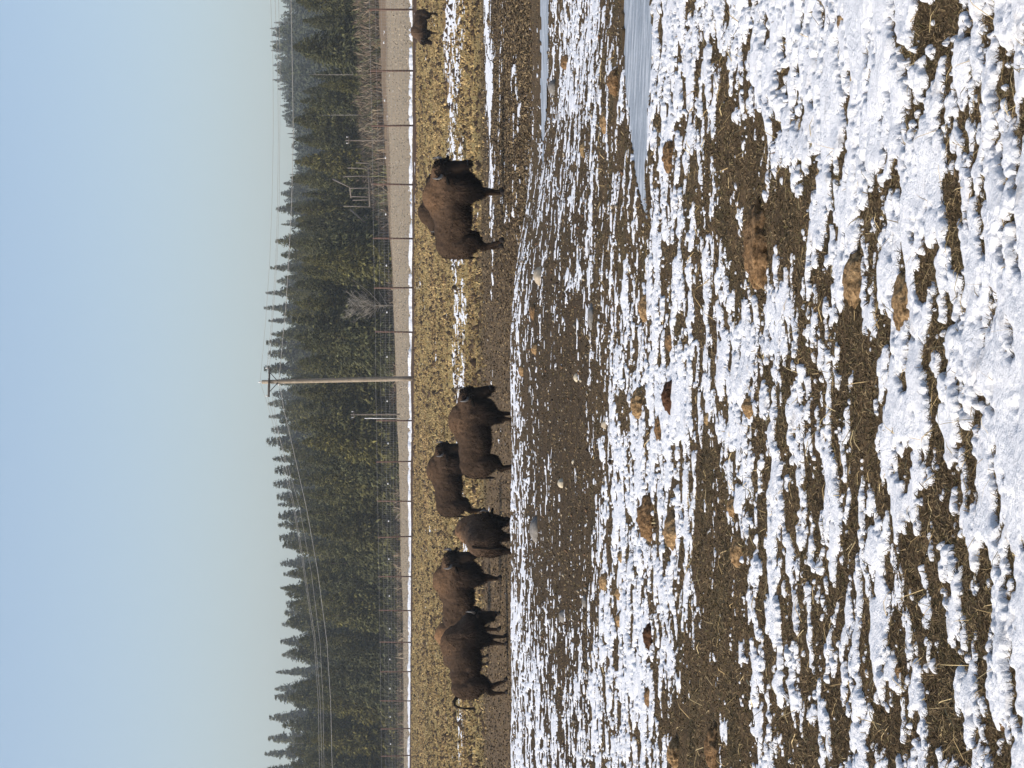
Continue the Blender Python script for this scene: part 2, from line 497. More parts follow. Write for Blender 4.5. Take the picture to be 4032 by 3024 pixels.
gme = mesh_np("ground", np.stack([gx, gy, gz], -1).reshape(-1, 3), grid_faces(*gx.shape), M_GROUND, gc.reshape(-1, 3), True)
tag(add("ground", gme), "brown trodden pasture, golden field beyond and wooded hillside behind", None, None, 'structure')

# snow cover: real thickness, bulging up from its ragged edge
nearf = np.clip(1 - (YY - 20) / 25, .35, 1)
th = (.006 + .026 * np.clip(CC, 0, 1) * np.clip(1.5 - YY / 30, .30, 1)) * np.sqrt(np.clip(1 - np.exp(-np.maximum(MS, 0) / .20), 0, 1)) * (1 + .9 * pn(XX / .35, YY / .30, 50))
lump = .016 * pn(XX / .20, YY / .13, 51) + .0045 * pn(XX / .07, YY / .045, 52) + .0030 * pn(XX / .02, YY / .016, 53)
th = np.maximum(th * np.clip(1.35 - YY / 22, .45, 1) + lump * np.clip(1.25 - YY / 14, .18, 1) * np.clip(MS / .12, 0, 1), .003)
drift_d = YY - fence_y(XX)
th = th + np.where(YY > 90, .13 * (1 + 1.2 * pn(XX / 1.1, YY / 1.1, 36)) * np.exp(-((drift_d - 3) / 1.8) ** 2) * np.clip(MS / .3, 0, 1), 0)
SNZ = np.where(MS > 0, SZ + th, SZ - .012)
kp = (MS[:-1, :-1] > 0).astype(int) + (MS[:-1, 1:] > 0) + (MS[1:, 1:] > 0) + (MS[1:, :-1] > 0)
sv, sf, _ = compact(np.stack([XX, YY, SNZ], -1).reshape(-1, 3), grid_faces(*XX.shape, keep=kp >= 1))
tag(add("snow_cover", mesh_np("snow_cover", sv, sf, M_SNOW, None, True)), "patchy melting white snow lying over the brown pasture", "snow", None, 'stuff')

# ice pools
def ice_object(sel, label):
    k = (ICE > -.25) & sel
    kk = (k[:-1, :-1] & k[:-1, 1:] & k[1:, 1:] & k[1:, :-1])
    v, f, _ = compact(np.stack([XX, YY, BZ - .004 + .003 * pn(XX * 2, YY * 2, 61)], -1).reshape(-1, 3), grid_faces(*XX.shape, keep=kk))
    tag(add("ice", mesh_np("ice", v, f, M_ICE, None, True)), label, None, None, 'structure')
ice_object(YY < 20, "wide blue grey frozen pool in the snowy foreground")
ice_object(YY >= 20, "narrow blue grey frozen pool below the dark trodden slope")

def nearest_snow(x, y):
    b = base_z(x, y); u, v = project(x, y, b)
    m, c = snow_field(x, y, u, v, b)
    return np.where(ice_mask(x, y, u, v) > -.25, 1, m)

# ------------------------------------------------------------------ bison
def look_frame(yaw, pitch):
    """rotation of the head: yaw to its left, muzzle 'pitch' below the horizontal"""
    return Matrix.Rotation(yaw, 3, 'Z') @ Matrix.Rotation(pitch, 3, 'Y')

def blade_mesh(roots, dirs, lens, wids, cols, bend=.35, seed=0, nrm=None):
    """curved tapering hair or grass blades, 3 triangles each"""
    r = np.random.default_rng(seed); n = len(roots)
    side = np.cross(dirs, r.normal(size=(n, 3)) if nrm is None else nrm + r.normal(size=(n, 3)) * .25); side /= np.linalg.norm(side, axis=1, keepdims=True) + 1e-9
    w = side * wids[:, None] * .5
    mid = roots + dirs * (lens * .55)[:, None]
    tip = roots + dirs * lens[:, None] + np.array((0, 0, -1.)) * (lens * bend)[:, None]
    V = np.stack([roots - w, roots + w, mid + w * .8, mid - w * .8, tip], 1).reshape(-1, 3)
    b = (np.arange(n) * 5)[:, None]
    Fs = np.concatenate([b + [[0, 1, 2]], b + [[0, 2, 3]], b + [[3, 2, 4]]])
    return V, Fs, np.repeat(cols, 5, 0)

def make_bison(name, label, x, y, face_deg, H=1.6, head_yaw=0, head_pitch=58, head_drop=0, legs=((0, 0), (0, 0), (0, 0), (0, 0)),
               tail='hang', tan=.5, shade=1.0, seed=0, sink=0.0, fat=1.0, light_horn=True):
    """face_deg: heading seen from above, 0 = to the right of the upright picture, 90 = away from the camera.
    legs: (swing, knee bend) in degrees for front left, front right, hind left, hind right"""
    r = np.random.default_rng(100 + seed)
    root = empty(name, (x, y, float(base_z(x, y)) - sink), math.radians(face_deg), H / 1.6)
    root.scale[0] *= .88
    tag(root, label, "bison", "bison herd standing in the pasture")
    b = MB()
    E = lambda c, rr, p=0: b.put(*ellipsoid(c, (rr[0], rr[1] * fat, rr[2]), math.radians(p)))
    E((.40, 0, 1.12), (.50, .335, .47)); E((.36, 0, 1.36), (.36, .19, .245), 6); E((.10, 0, 1.28), (.46, .20, .21), -10)
    E((.60, 0, .97), (.40, .30, .40)); E((0, 0, 1.03), (.60, .37, .38)); E((-.12, 0, .92), (.60, .34, .28))
    E((-.42, 0, 1.06), (.48, .30, .31)); E((-.78, 0, 1.02), (.32, .275, .33)); E((-.86, 0, .93), (.25, .24, .32))
    for s in (1, -1):
        E((-.74, s * .165, .84), (.26, .135, .36), -8)
        E((.50, s * .20, .86), (.24, .12, .38))
    # legs
    hoof = []
    rest = {'f': [(.50, .84, .155), (.44, .60, .115), (.47, .36, .066), (.455, .10, .046), (.48, .035, .05)],
            'h': [(-.74, .82, .19), (-.64, .60, .135), (-.88, .41, .068), (-.84, .10, .044), (-.81, .035, .05)]}
    for k, (part, s) in enumerate((('f', 1), ('f', -1), ('h', 1), ('h', -1))):
        sw, kn = (math.radians(a) for a in legs[k])
        pts = rest[part]; px, pz, _ = pts[0]
        out = []
        for i, (lx, lz, lr) in enumerate(pts):
            dx, dz = lx - px, lz - pz
            out.append([px + dx * math.cos(sw) - dz * math.sin(sw), pz + dx * math.sin(sw) + dz * math.cos(sw), lr])
        if kn:                                                   # fold the lower leg back at the knee or hock
            kx, kz = out[2][0], out[2][1]
            for i in (3, 4):
                dx, dz = out[i][0] - kx, out[i][1] - kz
                out[i][0] = kx + dx * math.cos(kn) + dz * math.sin(kn); out[i][1] = kz - dx * math.sin(kn) + dz * math.cos(kn)
        lift = out[4][1] - .035
        for i in range(1, 5): out[i][1] -= lift * (i / 4.0)      # the hoof meets the ground
        yl = .165 if part == 'f' else .16
        path = [Vector((p[0], s * (yl + (.02 if i == 1 else 0)), p[1])) for i, p in enumerate(out)]
        for i in range(len(path) - 1):
            m = 5; seg = [path[i].lerp(path[i + 1], t / m) for t in range(m + 1)]
            b.put(*tube(seg, [out[i][2] * (1 - t / m) + out[i + 1][2] * t / m for t in range(m + 1)], 12))
            b.put(*ellipsoid(path[i], (out[i][2],) * 3, 0, 12, 8))
        hoof.append(path[4])
    # neck and head
    hb = Vector((1.02, 0, 1.14 - head_drop)) if head_drop < .3 else Vector((1.06, 0, 1.14 - head_drop))
    hy, hp = math.radians(head_yaw), math.radians(head_pitch)
    hb += Vector((-.06 * abs(math.sin(hy)), .10 * math.sin(hy), 0))
    R = look_frame(hy, hp)
    neck0 = Vector((.55, 0, 1.10 - head_drop * .2))
    seg = [neck0.lerp(hb, t / 6) for t in range(7)]
    b.put(*tube(seg, [.36 - .02 * t for t in range(7)], 16)); b.put(*ellipsoid(hb, (.22, .21, .23)))
    def head_blob(c, rr, n1=16, n2=10):
        v, f = ellipsoid((0, 0, 0), rr, 0, n1, n2)
        v = (np.array(R) @ (v + np.array(c)).T).T + np.array(hb); b.put(v, f)
    head_blob((.08, 0, .0), (.23, .195, .20)); head_blob((.05, 0, .10), (.19, .18, .14)); head_blob((.22, 0, -.02), (.22, .155, .15))
    head_blob((.36, 0, -.02), (.16, .118, .115)); head_blob((.48, 0, -.025), (.09, .108, .095)); head_blob((.28, 0, -.12), (.22, .105, .08))
    # one continuous skin
    me = b.mesh("bison_body"); tmp = bpy.data.objects.new("tmp", me); COL.objects.link(tmp)
    md = tmp.modifiers.new("r", 'REMESH'); md.mode = 'VOXEL'; md.voxel_size = .026
    sm = tmp.modifiers.new("s", 'SMOOTH'); sm.factor = .5; sm.iterations = 7
    dg = bpy.context.evaluated_depsgraph_get()
    body = bpy.data.meshes.new_from_object(tmp.evaluated_get(dg))
    bpy.data.objects.remove(tmp); bpy.data.meshes.remove(me)
    nv = len(body.vertices)
    P = np.empty(nv * 3, np.float32); body.vertices.foreach_get("co", P); P = P.reshape(-1, 3).astype(float)
    Nn = np.empty(nv * 3, np.float32); body.vertices.foreach_get("normal", Nn); Nn = Nn.reshape(-1, 3).astype(float)
    hbn = np.array(hb); hc = hbn + np.array(R @ Vector((.18, 0, 0)))
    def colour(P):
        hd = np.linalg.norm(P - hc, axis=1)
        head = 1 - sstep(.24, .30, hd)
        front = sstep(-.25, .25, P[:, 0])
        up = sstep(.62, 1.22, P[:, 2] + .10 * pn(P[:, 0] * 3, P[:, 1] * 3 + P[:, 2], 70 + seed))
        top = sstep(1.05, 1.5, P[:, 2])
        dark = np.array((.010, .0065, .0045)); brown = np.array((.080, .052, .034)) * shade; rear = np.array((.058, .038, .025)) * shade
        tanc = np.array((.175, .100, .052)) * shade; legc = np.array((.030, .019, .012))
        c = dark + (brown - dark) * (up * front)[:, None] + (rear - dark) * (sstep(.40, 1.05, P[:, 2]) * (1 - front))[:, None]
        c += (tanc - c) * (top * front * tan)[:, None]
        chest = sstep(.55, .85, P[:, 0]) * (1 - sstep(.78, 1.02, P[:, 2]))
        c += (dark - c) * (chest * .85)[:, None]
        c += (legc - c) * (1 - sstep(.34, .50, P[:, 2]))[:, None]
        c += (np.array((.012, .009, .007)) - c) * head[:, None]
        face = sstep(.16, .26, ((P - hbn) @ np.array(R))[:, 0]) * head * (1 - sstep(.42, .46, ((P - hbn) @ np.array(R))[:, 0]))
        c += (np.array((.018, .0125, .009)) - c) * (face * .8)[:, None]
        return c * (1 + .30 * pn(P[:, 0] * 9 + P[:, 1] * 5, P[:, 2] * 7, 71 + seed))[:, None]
    fur = (.018 * pn(P[:, 0] * 9, P[:, 2] * 6 + P[:, 1] * 8, 72 + seed) + .012 * pn(P[:, 0] * 22 + P[:, 1] * 15, P[:, 2] * 12, 73 + seed))
    P2 = P + Nn * fur[:, None]
    body.vertices.foreach_set("co", P2.astype(np.float32).ravel())
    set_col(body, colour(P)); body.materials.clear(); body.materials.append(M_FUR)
    body.polygons.foreach_set("use_smooth", np.ones(len(body.polygons), bool))
    body.name = "bison_body"
    add("body", body, root)
    # hair, shaggiest on mane, beard and front legs
    def hair(nm, sel, cnt, l0, l1, wid, grav, nor, back=.25, sd=0, c=None):
        idx = np.nonzero(sel)[0]
        if not len(idx): return
        pick = r.choice(idx, cnt); rt = P2[pick] - Nn[pick] * .01
        d = Nn[pick] * nor + np.array((-back, 0, -grav)) + r.normal(size=(cnt, 3)) * .22
        d /= np.linalg.norm(d, axis=1, keepdims=True)
        L = r.uniform(l0, l1, cnt); cc = colour(P[pick]) * r.uniform(.6, 1.5, (cnt, 1)) if c is None else np.array(c) * r.uniform(.6, 1.5, (cnt, 1))
        v, f, k = blade_mesh(rt, d, L, np.full(cnt, wid) * r.uniform(.6, 1.3, cnt), cc, .15, seed + sd, Nn[pick])
        o = add(nm, mesh_np(nm, v, f, M_HAIR, k), root); o["kind"] = "stuff"
    hd = np.linalg.norm(P - hc, axis=1)
    hair("coat", (P[:, 2] > .35) & (hd > .3), 9000, .035, .08, .020, .55, .28, .55, 1)
    under = (P[:, 0] > .40) & (P[:, 2] < 1.0) & (P[:, 2] > .45) & (Nn[:, 2] < .25)
    hair("mane", under & (P[:, 0] > .55) & (hd > .34), 1700, .06, .12, .022, .95, .3, .05, 2)
    hair("leg_hair", (np.abs(P[:, 0] - .48) < .24) & (P[:, 2] > .46) & (P[:, 2] < .74), 900, .06, .12, .022, 1.0, .25, .05, 3)
    hl = (np.array(R).T @ (P - hbn).T).T
    hair("beard", (hl[:, 0] > .12) & (hl[:, 0] < .42) & (hl[:, 2] < -.08) & (hd < .4), 420, .05, .13, .016, 1.1, .1, .05, 4, (.011, .008, .006))
    hair("forelock", (hl[:, 0] > -.12) & (hl[:, 0] < .16) & (hl[:, 2] > .05) & (hd < .45), 600, .04, .075, .018, .4, .6, .0, 5, (.012, .009, .007))
    hair("belly_hair", (P[:, 0] < .4) & (P[:, 0] > -.6) & (P[:, 2] < .72) & (P[:, 2] > .45) & (Nn[:, 2] < -.3), 450, .03, .06, .018, 1, .2, .2, 6)
    T = lambda p: hb + R @ Vector(p)
    for s in (1, -1):
        pts = [T((.03, s * .16, .08)), T((.02, s * .215, .08)), T((-.01, s * .265, .09)), T((-.06, s * .285, .11)), T((-.12, s * .275, .135)), T((-.16, s * .25, .15))]
        v, f = tube(pts, [.044, .039, .031, .022, .013, .003], 10)
        add("horn", mesh_np("horn", v, f, M_HORN if light_horn else M_HORN_DARK, None, True), root)
        # ear: a flattened leaf shape
        pts = [T((.06, s * .17, -.01)), T((.065, s * .23, -.025)), T((.07, s * .295, -.045)), T((.075, s * .355, -.07)), T((.08, s * .39, -.085))]
        v, f = tube(pts, [.034, .062, .072, .055, .012], 10, True, .5)
        add("ear", mesh_np("ear", v, f, M_EAR, None, True), root)
        v, f = ellipsoid(tuple(T((.19, s * .168, .05))), (.02,) * 3, 0, 10, 8)
        add("eye", mesh_np("eye", v, f, M_EYE, None, True), root)
    v, f = ellipsoid((0, 0, 0), (.035, .08, .05), 0, 12, 8)
    v = (np.array(R) @ (v + np.array((.55, 0, -.01))).T).T + np.array(hb)
    add("nose", mesh_np("nose", v, f, M_EYE, None, True), root)
    for p in hoof:
        v, f = tube([p + Vector((-.008, 0, .05)), p + Vector((.012, 0, .0)), p + Vector((.025, 0, -.035))], [.046, .058, .064], 10)
        add("hoof", mesh_np("hoof", v, f, M_HOOF, None, True), root)
    if tail == 'raised':
        pts = [(-1.04, 0, 1.20), (-1.14, 0, 1.27), (-1.25, 0, 1.26), (-1.32, 0, 1.17), (-1.345, 0, 1.02), (-1.35, 0, .88), (-1.36, 0, .74)]
        rad = [.05, .036, .03, .026, .024, .036, .006]
    else:
        pts = [(-1.00, 0, 1.20), (-1.07, 0, 1.19), (-1.11, 0, 1.06), (-1.125, .01, .90), (-1.12, .02, .76), (-1.11, .02, .64), (-1.11, .02, .54)]
        rad = [.05, .036, .028, .024, .024, .038, .006]
    v, f = tube(pts, rad, 8)
    add("tail", mesh_np("tail", v, f, M_EAR, None, True), root)
    return root

M_EAR = plain_mat("dark_hair", (.013, .010, .008), .95, .3, 20, .05)

def spot(yimg, Y):
    return ((3024 - yimg) - CU) / F * Y
BISON = [
    dict(label="large bison standing broadside on the right, head turned to the camera", yc=832, Y=44.5, face_deg=-24, H=1.66, head_yaw=-34, head_pitch=60, head_drop=-.06,
         legs=((-4, 0), (4, 6), (-6, 0), (14, 0)), tan=.42, seed=1),
    dict(label="bison mostly hidden behind the large right one, only back and dark head showing", yc=800, Y=72, face_deg=170, H=1.58, head_yaw=10, head_pitch=72, head_drop=.15, tan=.1, shade=.6, seed=2),
    dict(label="heavy bison standing broadside right of centre with its legs behind the snowy bank", yc=1712, Y=47.0, face_deg=-6, H=1.53, head_yaw=-30, head_pitch=58,
         legs=((5, 0), (-4, 0), (-3, 0), (6, 0)), tan=.30, seed=3),
    dict(label="bison partly hidden behind the heavy broadside one, looking out over its rump", yc=1895, Y=61, face_deg=-10, H=1.65, head_yaw=-38, head_pitch=60, legs=((-6, 0), (-12, 0), (-10, 0), (-4, 0)), tan=.22, shade=.85, seed=4),
    dict(label="bison seen from behind with its broad rump to the camera, legs behind the bank", yc=2106, Y=45.5, face_deg=76, H=1.42, head_yaw=0, head_pitch=70, head_drop=.35, tan=.5, shade=1.5, seed=5, fat=1.12),
    dict(label="bison with pale curved horn looking right, left of the one seen from behind", yc=2335, Y=54, face_deg=-20, H=1.70, head_yaw=-34, head_pitch=56, legs=((-8, 4), (2, 0), (8, 0), (-12, 0)), tan=.46, seed=6),
    dict(label="bison with a tan hump wedged between two darker ones, head lowered", yc=2530, Y=59.5, face_deg=-38, H=1.50, head_yaw=-10, head_pitch=70, head_drop=.35, tan=.95, shade=1.15, seed=7),
    dict(label="leftmost bison walking right with head low and tail held out", yc=2590, Y=51.5, face_deg=6, H=1.60, head_yaw=20, head_pitch=72, head_drop=.34, tail='raised',
         legs=((10, 8), (-8, 0), (16, 0), (-8, 0)), tan=.25, seed=8),
    dict(label="small far bison by the fence at the right, grazing towards the left", yc=104, Y=93, face_deg=186, H=1.16, head_yaw=4, head_pitch=66, head_drop=.28, legs=((4, 0), (-4, 0), (8, 0), (-6, 0)), tan=.25, seed=9, light_horn=False),
]
for d in BISON:
    d = dict(d); yc = d.pop('yc'); Y = d.pop('Y')
    make_bison("bison", d.pop('label'), spot(yc, Y), Y, **d)

# ------------------------------------------------------------------ dung and stones
def dung_mat(name, col):
    m, nt, b = new_mat(name, .95, .06)
    tc = N(nt, 'ShaderNodeTexCoord')
    n = noise_node(nt, 55, 6, .7, tc.outputs['Object']); n2 = noise_node(nt, 14, 4, .6, tc.outputs['Object'])
    r = ramp(nt, n.outputs[0], [(.33, tuple(c * .25 for c in col)), (.5, col), (.7, tuple(min(1, c * 1.6) for c in col))])
    r2 = ramp(nt, n2.outputs[0], [(.3, (.55, .5, .45)), (.65, (1.15, 1.12, 1.05))])
    nt.links.new(mul(nt, r.outputs[0], r2.outputs[0]), b.inputs['Base Color'])
    bump(nt, b, n.outputs[0], 1.0, .02)
    return m

def lumpy(name, w, dpt, h, mat, seed, rough=.16, cols=None, sub=4, crack=0.0):
    bm = bmesh.new(); bmesh.ops.create_icosphere(bm, subdivisions=sub, radius=1.0)
    v = np.array([tuple(q.co) for q in bm.verts]); f = np.array([[q.index for q in t.verts] for t in bm.faces]); bm.free()
    a = np.arctan2(v[:, 1], v[:, 0])
    outl = 1 + rough * 1.6 * pn(np.cos(a) * 1.4 + seed, np.sin(a) * 1.4, seed) + rough * pn(np.cos(a) * 4, np.sin(a) * 4 + seed, seed + 1)
    n = rough * pn(v[:, 0] * 3 + seed, v[:, 1] * 3 + v[:, 2] * 2, seed + 2) + rough * .6 * pn(v[:, 0] * 8, v[:, 1] * 8 + v[:, 2] * 5, seed + 3)
    if crack: n -= crack * np.maximum(0, .25 - np.abs(pn(v[:, 0] * 2.3 + seed, v[:, 1] * 2.3, seed + 4)) * 2.2)
    p = v * (1 + n)[:, None]; p[:, :2] *= outl[:, None]
    p[:, 2] = np.where(p[:, 2] < 0, p[:, 2] * .35, p[:, 2])
    return mesh_np(name, p * np.array((w / 2, dpt / 2, h)), f, mat, None, True)

M_DUNG = [dung_mat("tan_dung", (.36, .245, .135)), dung_mat("brown_dung", (.25, .16, .088)),
          dung_mat("dark_dung", (.11, .060, .038)), dung_mat("ochre_dung", (.38, .27, .145))]
# picture row, v, width in px, material, height ratio, label
DUNG = [
    (966, 2995, 330, 1, .22, "long broken brown dung pat in the bare strip right of centre"),
    (1110, 3375, 225, 0, .26, "lobed tan dung pat ringed by snow, the upper of two close together"),
    (1195, 3570, 240, 0, .24, "biggest round tan dung pat low in the foreground snow"),
    (1345, 2652, 78, 1, .40, "small dark brown dung lump set in white snow right of the reddish pat"),
    (1560, 2655, 140, 2, .36, "dark reddish brown dung pat in the middle of the snow belt"),
    (1590, 2528, 125, 0, .36, "tan dung pat just beyond the dark reddish one"),
    (2040, 2570, 180, 1, .34, "large mottled brown dung pat in the snow left of centre"),
    (2095, 2655, 140, 0, .36, "crumbly tan dung heap just in front of the large mottled pat"),
    (1212, 2545, 108, 0, .42, "pointed tan dung lump at the edge of the snow belt, centre right"),
    (320, 2432, 110, 1, .34, "brown dung lump on the near edge of the bare strip beyond the wide ice pool"),
    (245, 2236, 60, 1, .5, "dark brown dung lump in thin snow near the narrow ice pool"),
    (2290, 2388, 70, 0, .42, "tan dung lump at the far edge of the left snow belt"),
    (2338, 2442, 58, 0, .45, "tan dung lump half sunk in snow, nearer than its neighbour"),
    (2505, 2568, 115, 2, .34, "dark cracked dung pat in the snow on the left"),
    (2175, 2925, 130, 0, .36, "crumbled tan dung pat in the near snow left of centre"),
    (1995, 2900, 84, 0, .45, "rounded tan dung lump beside the crumbled pat"),
    (1600, 2958, 85, 0, .45, "tan dung lump in a snow streak near the centre"),
    (1650, 2796, 52, 3, .4, "small ochre dung crumb on the bare strip"),
    (1690, 3545, 100, 3, .20, "flat ochre dung flake on bare ground in the near foreground"),
    (1690, 2602, 105, 1, .25, "elongated brown dung pat behind a snow tongue at the centre"),
    (1375, 2113, 48, 0, .5, "small tan dung lump on the far side of the bare mound"),
    (1458, 2062, 52, 0, .45, "tan dung lump by the crest of the snowy bank"),
    (1230, 2104, 68, 1, .3, "long brown dung streak on the bank crest behind the pale stone"),
    (2945, 2815, 160, 1, .30, "broad brown dung pat at the left edge of the near bare strip"),
    (2965, 2672, 110, 0, .40, "tan dung pat with a dark hollow at the far left"),
    (2830, 3960, 105, 1, .26, "brown dung pat at the lower left corner of the foreground"),
    (612, 2640, 130, 1, .30, "reddish brown dung pat in the snow just in front of the wide ice pool"),
    (480, 2388, 95, 0, .30, "tan dung pat among thin snow between the two ice pools"),
    (590, 2300, 60, 3, .35, "slim ochre dung chip in patchy snow behind the wide ice pool"),
    (85, 3322, 80, 0, .35, "tan dung lump in thick snow at the right edge"),
    (2640, 3540, 62, 1, .35, "small brown dung lump between snow tongues at the lower left"),
    (2195, 2448, 48, 3, .5, "little ochre dung crumb in the belt of snow on the left"),
    (2745, 2562, 84, 1, .3, "brown dung pat in snow at the far left beside a tan one"),
    (2440, 2445, 66, 0, .4, "tan dung pat in a dark cleft of the left snow belt"),
]
def ray_ground(yimg, v):
    return ground_at(3024 - yimg, v)
for i, (yi, v, w, mi, hr, lab) in enumerate(DUNG):
    gx_, gy_, gz_ = ray_ground(yi, v)
    W = w * gy_ / F
    me = lumpy("dung_pat", W, W * random.uniform(.75, 1.0), W * hr * .95, M_DUNG[mi], 200 + i * 7, .24, crack=.45 if w > 100 else .2, sub=4 if w > 80 else 3)
    o = add("dung_pat", me, None, (gx_, gy_, float(soil_z(gx_, gy_)) - W * hr * .05)); o.rotation_euler[2] = random.uniform(-.4, .4)
    tag(o, lab, "dung", "dung pats scattered over the pasture")

M_ROCK = [plain_mat("pale_stone", (.38, .32, .24), .9, .3, 30), plain_mat("grey_stone", (.20, .185, .165), .9, .35, 30), plain_mat("cream_stone", (.52, .45, .33), .9, .15, 14)]
STONES = [
    (1085, 2124, 78, 0, .55, "pale tan wedge shaped stone on the snowy bank below the big right bison"),
    (1487, 2268, 38, 2, .6, "small pale stone alone on the bare dark mound"),
    (1903, 2219, 40, 2, .75, "cream coloured stone on the mound in front of the bison seen from behind"),
    (345, 2186, 62, 1, .6, "grey and tan stone at the rim of the narrow ice pool"),
    (2428, 2218, 56, 1, .5, "smooth light grey stone at the left end of the bare mound"),
    (1250, 2335, 110, 1, .25, "long flat grey stone at the near edge of the mound"),
    (2085, 2116, 105, 1, .4, "long grey stone beside a snow streak on top of the bank"),
    (2368, 2306, 48, 1, .5, "grey green stone at the snow edge left of the mound"),
    (1672, 2385, 38, 0, .7, "pale stone at the foot of the mound above the snow belt"),
    (1820, 2257, 22, 2, .7, "tiny cream pebble right of the cream coloured stone"),
]
for i, (yi, v, w, mi, hr, lab) in enumerate(STONES):
    gx_, gy_, gz_ = ray_ground(yi, v)
    W = w * gy_ / F
    me = lumpy("stone", W, W * .8, W * hr * .7, M_ROCK[mi], 500 + i * 5, .13, sub=3)
    o = add("stone", me, None, (gx_, gy_, float(soil_z(gx_, gy_)))); o.rotation_euler[2] = random.uniform(-.5, .5)
    tag(o, lab, "stone", "stones on the bare mound and snow")

# ------------------------------------------------------------------ dry grass
def scatter_blades(name, label, n, ylo, yhi, l0, l1, wid, cols, power=1.0, lay=.55, snow_limit=.02, amax=.2, seed=0, keep_dense=None, gap=None):
    r = np.random.default_rng(900 + seed)
    t = r.uniform(0, 1, n) ** power
    y = 1 / (1 / ylo + (1 / yhi - 1 / ylo) * t); x = r.uniform(-amax, amax, n) * y
    k = nearest_snow(x, y) < snow_limit
    if keep_dense is not None: k &= keep_dense(x, y, r)
    x, y = x[k], y[k]; n = len(x)
    z = soil_z(x, y)
    d = np.stack([r.normal(size=n), r.normal(size=n), np.abs(r.normal(size=n)) * lay + .05], -1); d /= np.linalg.norm(d, axis=1, keepdims=True)
    ci = r.integers(0, len(cols), n); c = np.array(cols)[ci] * r.uniform(.65, 1.3, (n, 1))
    w = np.full(n, wid) * np.maximum(1, y / 6.0) * r.uniform(.7, 1.4, n)
    V, Fs, k2 = blade_mesh(np.stack([x, y, z + .002], -1), d, r.uniform(l0, l1, n), w, c, .2, seed)
    tag(add(name, mesh_np(name, V, Fs, M_GRASS, k2)), label, "grass", None, 'stuff')
STRAW = [(.17, .125, .070), (.13, .092, .054), (.11, .080, .046), (.24, .18, .10), (.095, .080, .038), (.070, .050, .032)]
scatter_blades("matted_grass", "short matted brown grass on the bare ground between the snow", 300000, 4.6, 31, .010, .032, .0022, STRAW, 1.0, .6, amax=.27, seed=1)
scatter_blades("straw", "long pale straw stalks strewn over grass and snow in the foreground", 2200, 4.6, 18, .05, .13, .0022, [(.42, .32, .17), (.50, .40, .22), (.30, .22, .11)], 1.0, .35, .25, seed=2)

scatter_blades("hollow_litter", "trampled straw and dead grass on the churned ground behind the bank", 60000, 31, 66, .03, .09, .0035, STRAW[:4] + STRAW[5:], 1.0, .6, .0, .21, seed=4)

def pebbles():
    r = np.random.default_rng(79); n = 900
    y = r.uniform(15, 30, n); x = r.uniform(-.2, .17, n) * y; k = nearest_snow(x, y) < -.05; x, y = x[k], y[k]; n = len(x)
    o6 = np.array([(1, 0, .2), (0, 1, .2), (-1, 0, .2), (0, -1, .2), (.2, .1, 1), (0, 0, -.6)])
    sc = r.uniform(.006, .022, (n, 1)) * r.uniform(.6, 1.3, (n, 3))
    V = (o6[None] * sc[:, None] + np.stack([x, y, soil_z(x, y) + .004], -1)[:, None]).reshape(-1, 3); b = (np.arange(n) * 6)[:, None]
    Fs = np.concatenate([b + [[a, (a + 1) % 4, 4]] for a in range(4)] + [b + [[(a + 1) % 4, a, 5]] for a in range(4)])
    pal = np.array([(.42, .35, .25), (.25, .22, .18), (.06, .045, .035), (.16, .10, .06)])
    tag(add("pebbles", mesh_np("pebbles", V, Fs, M_GRASS, np.repeat(pal[r.choice(4, n)], 6, 0))), "small pebbles and crumbs strewn over the bare mound", "pebbles", None, 'stuff')
pebbles()

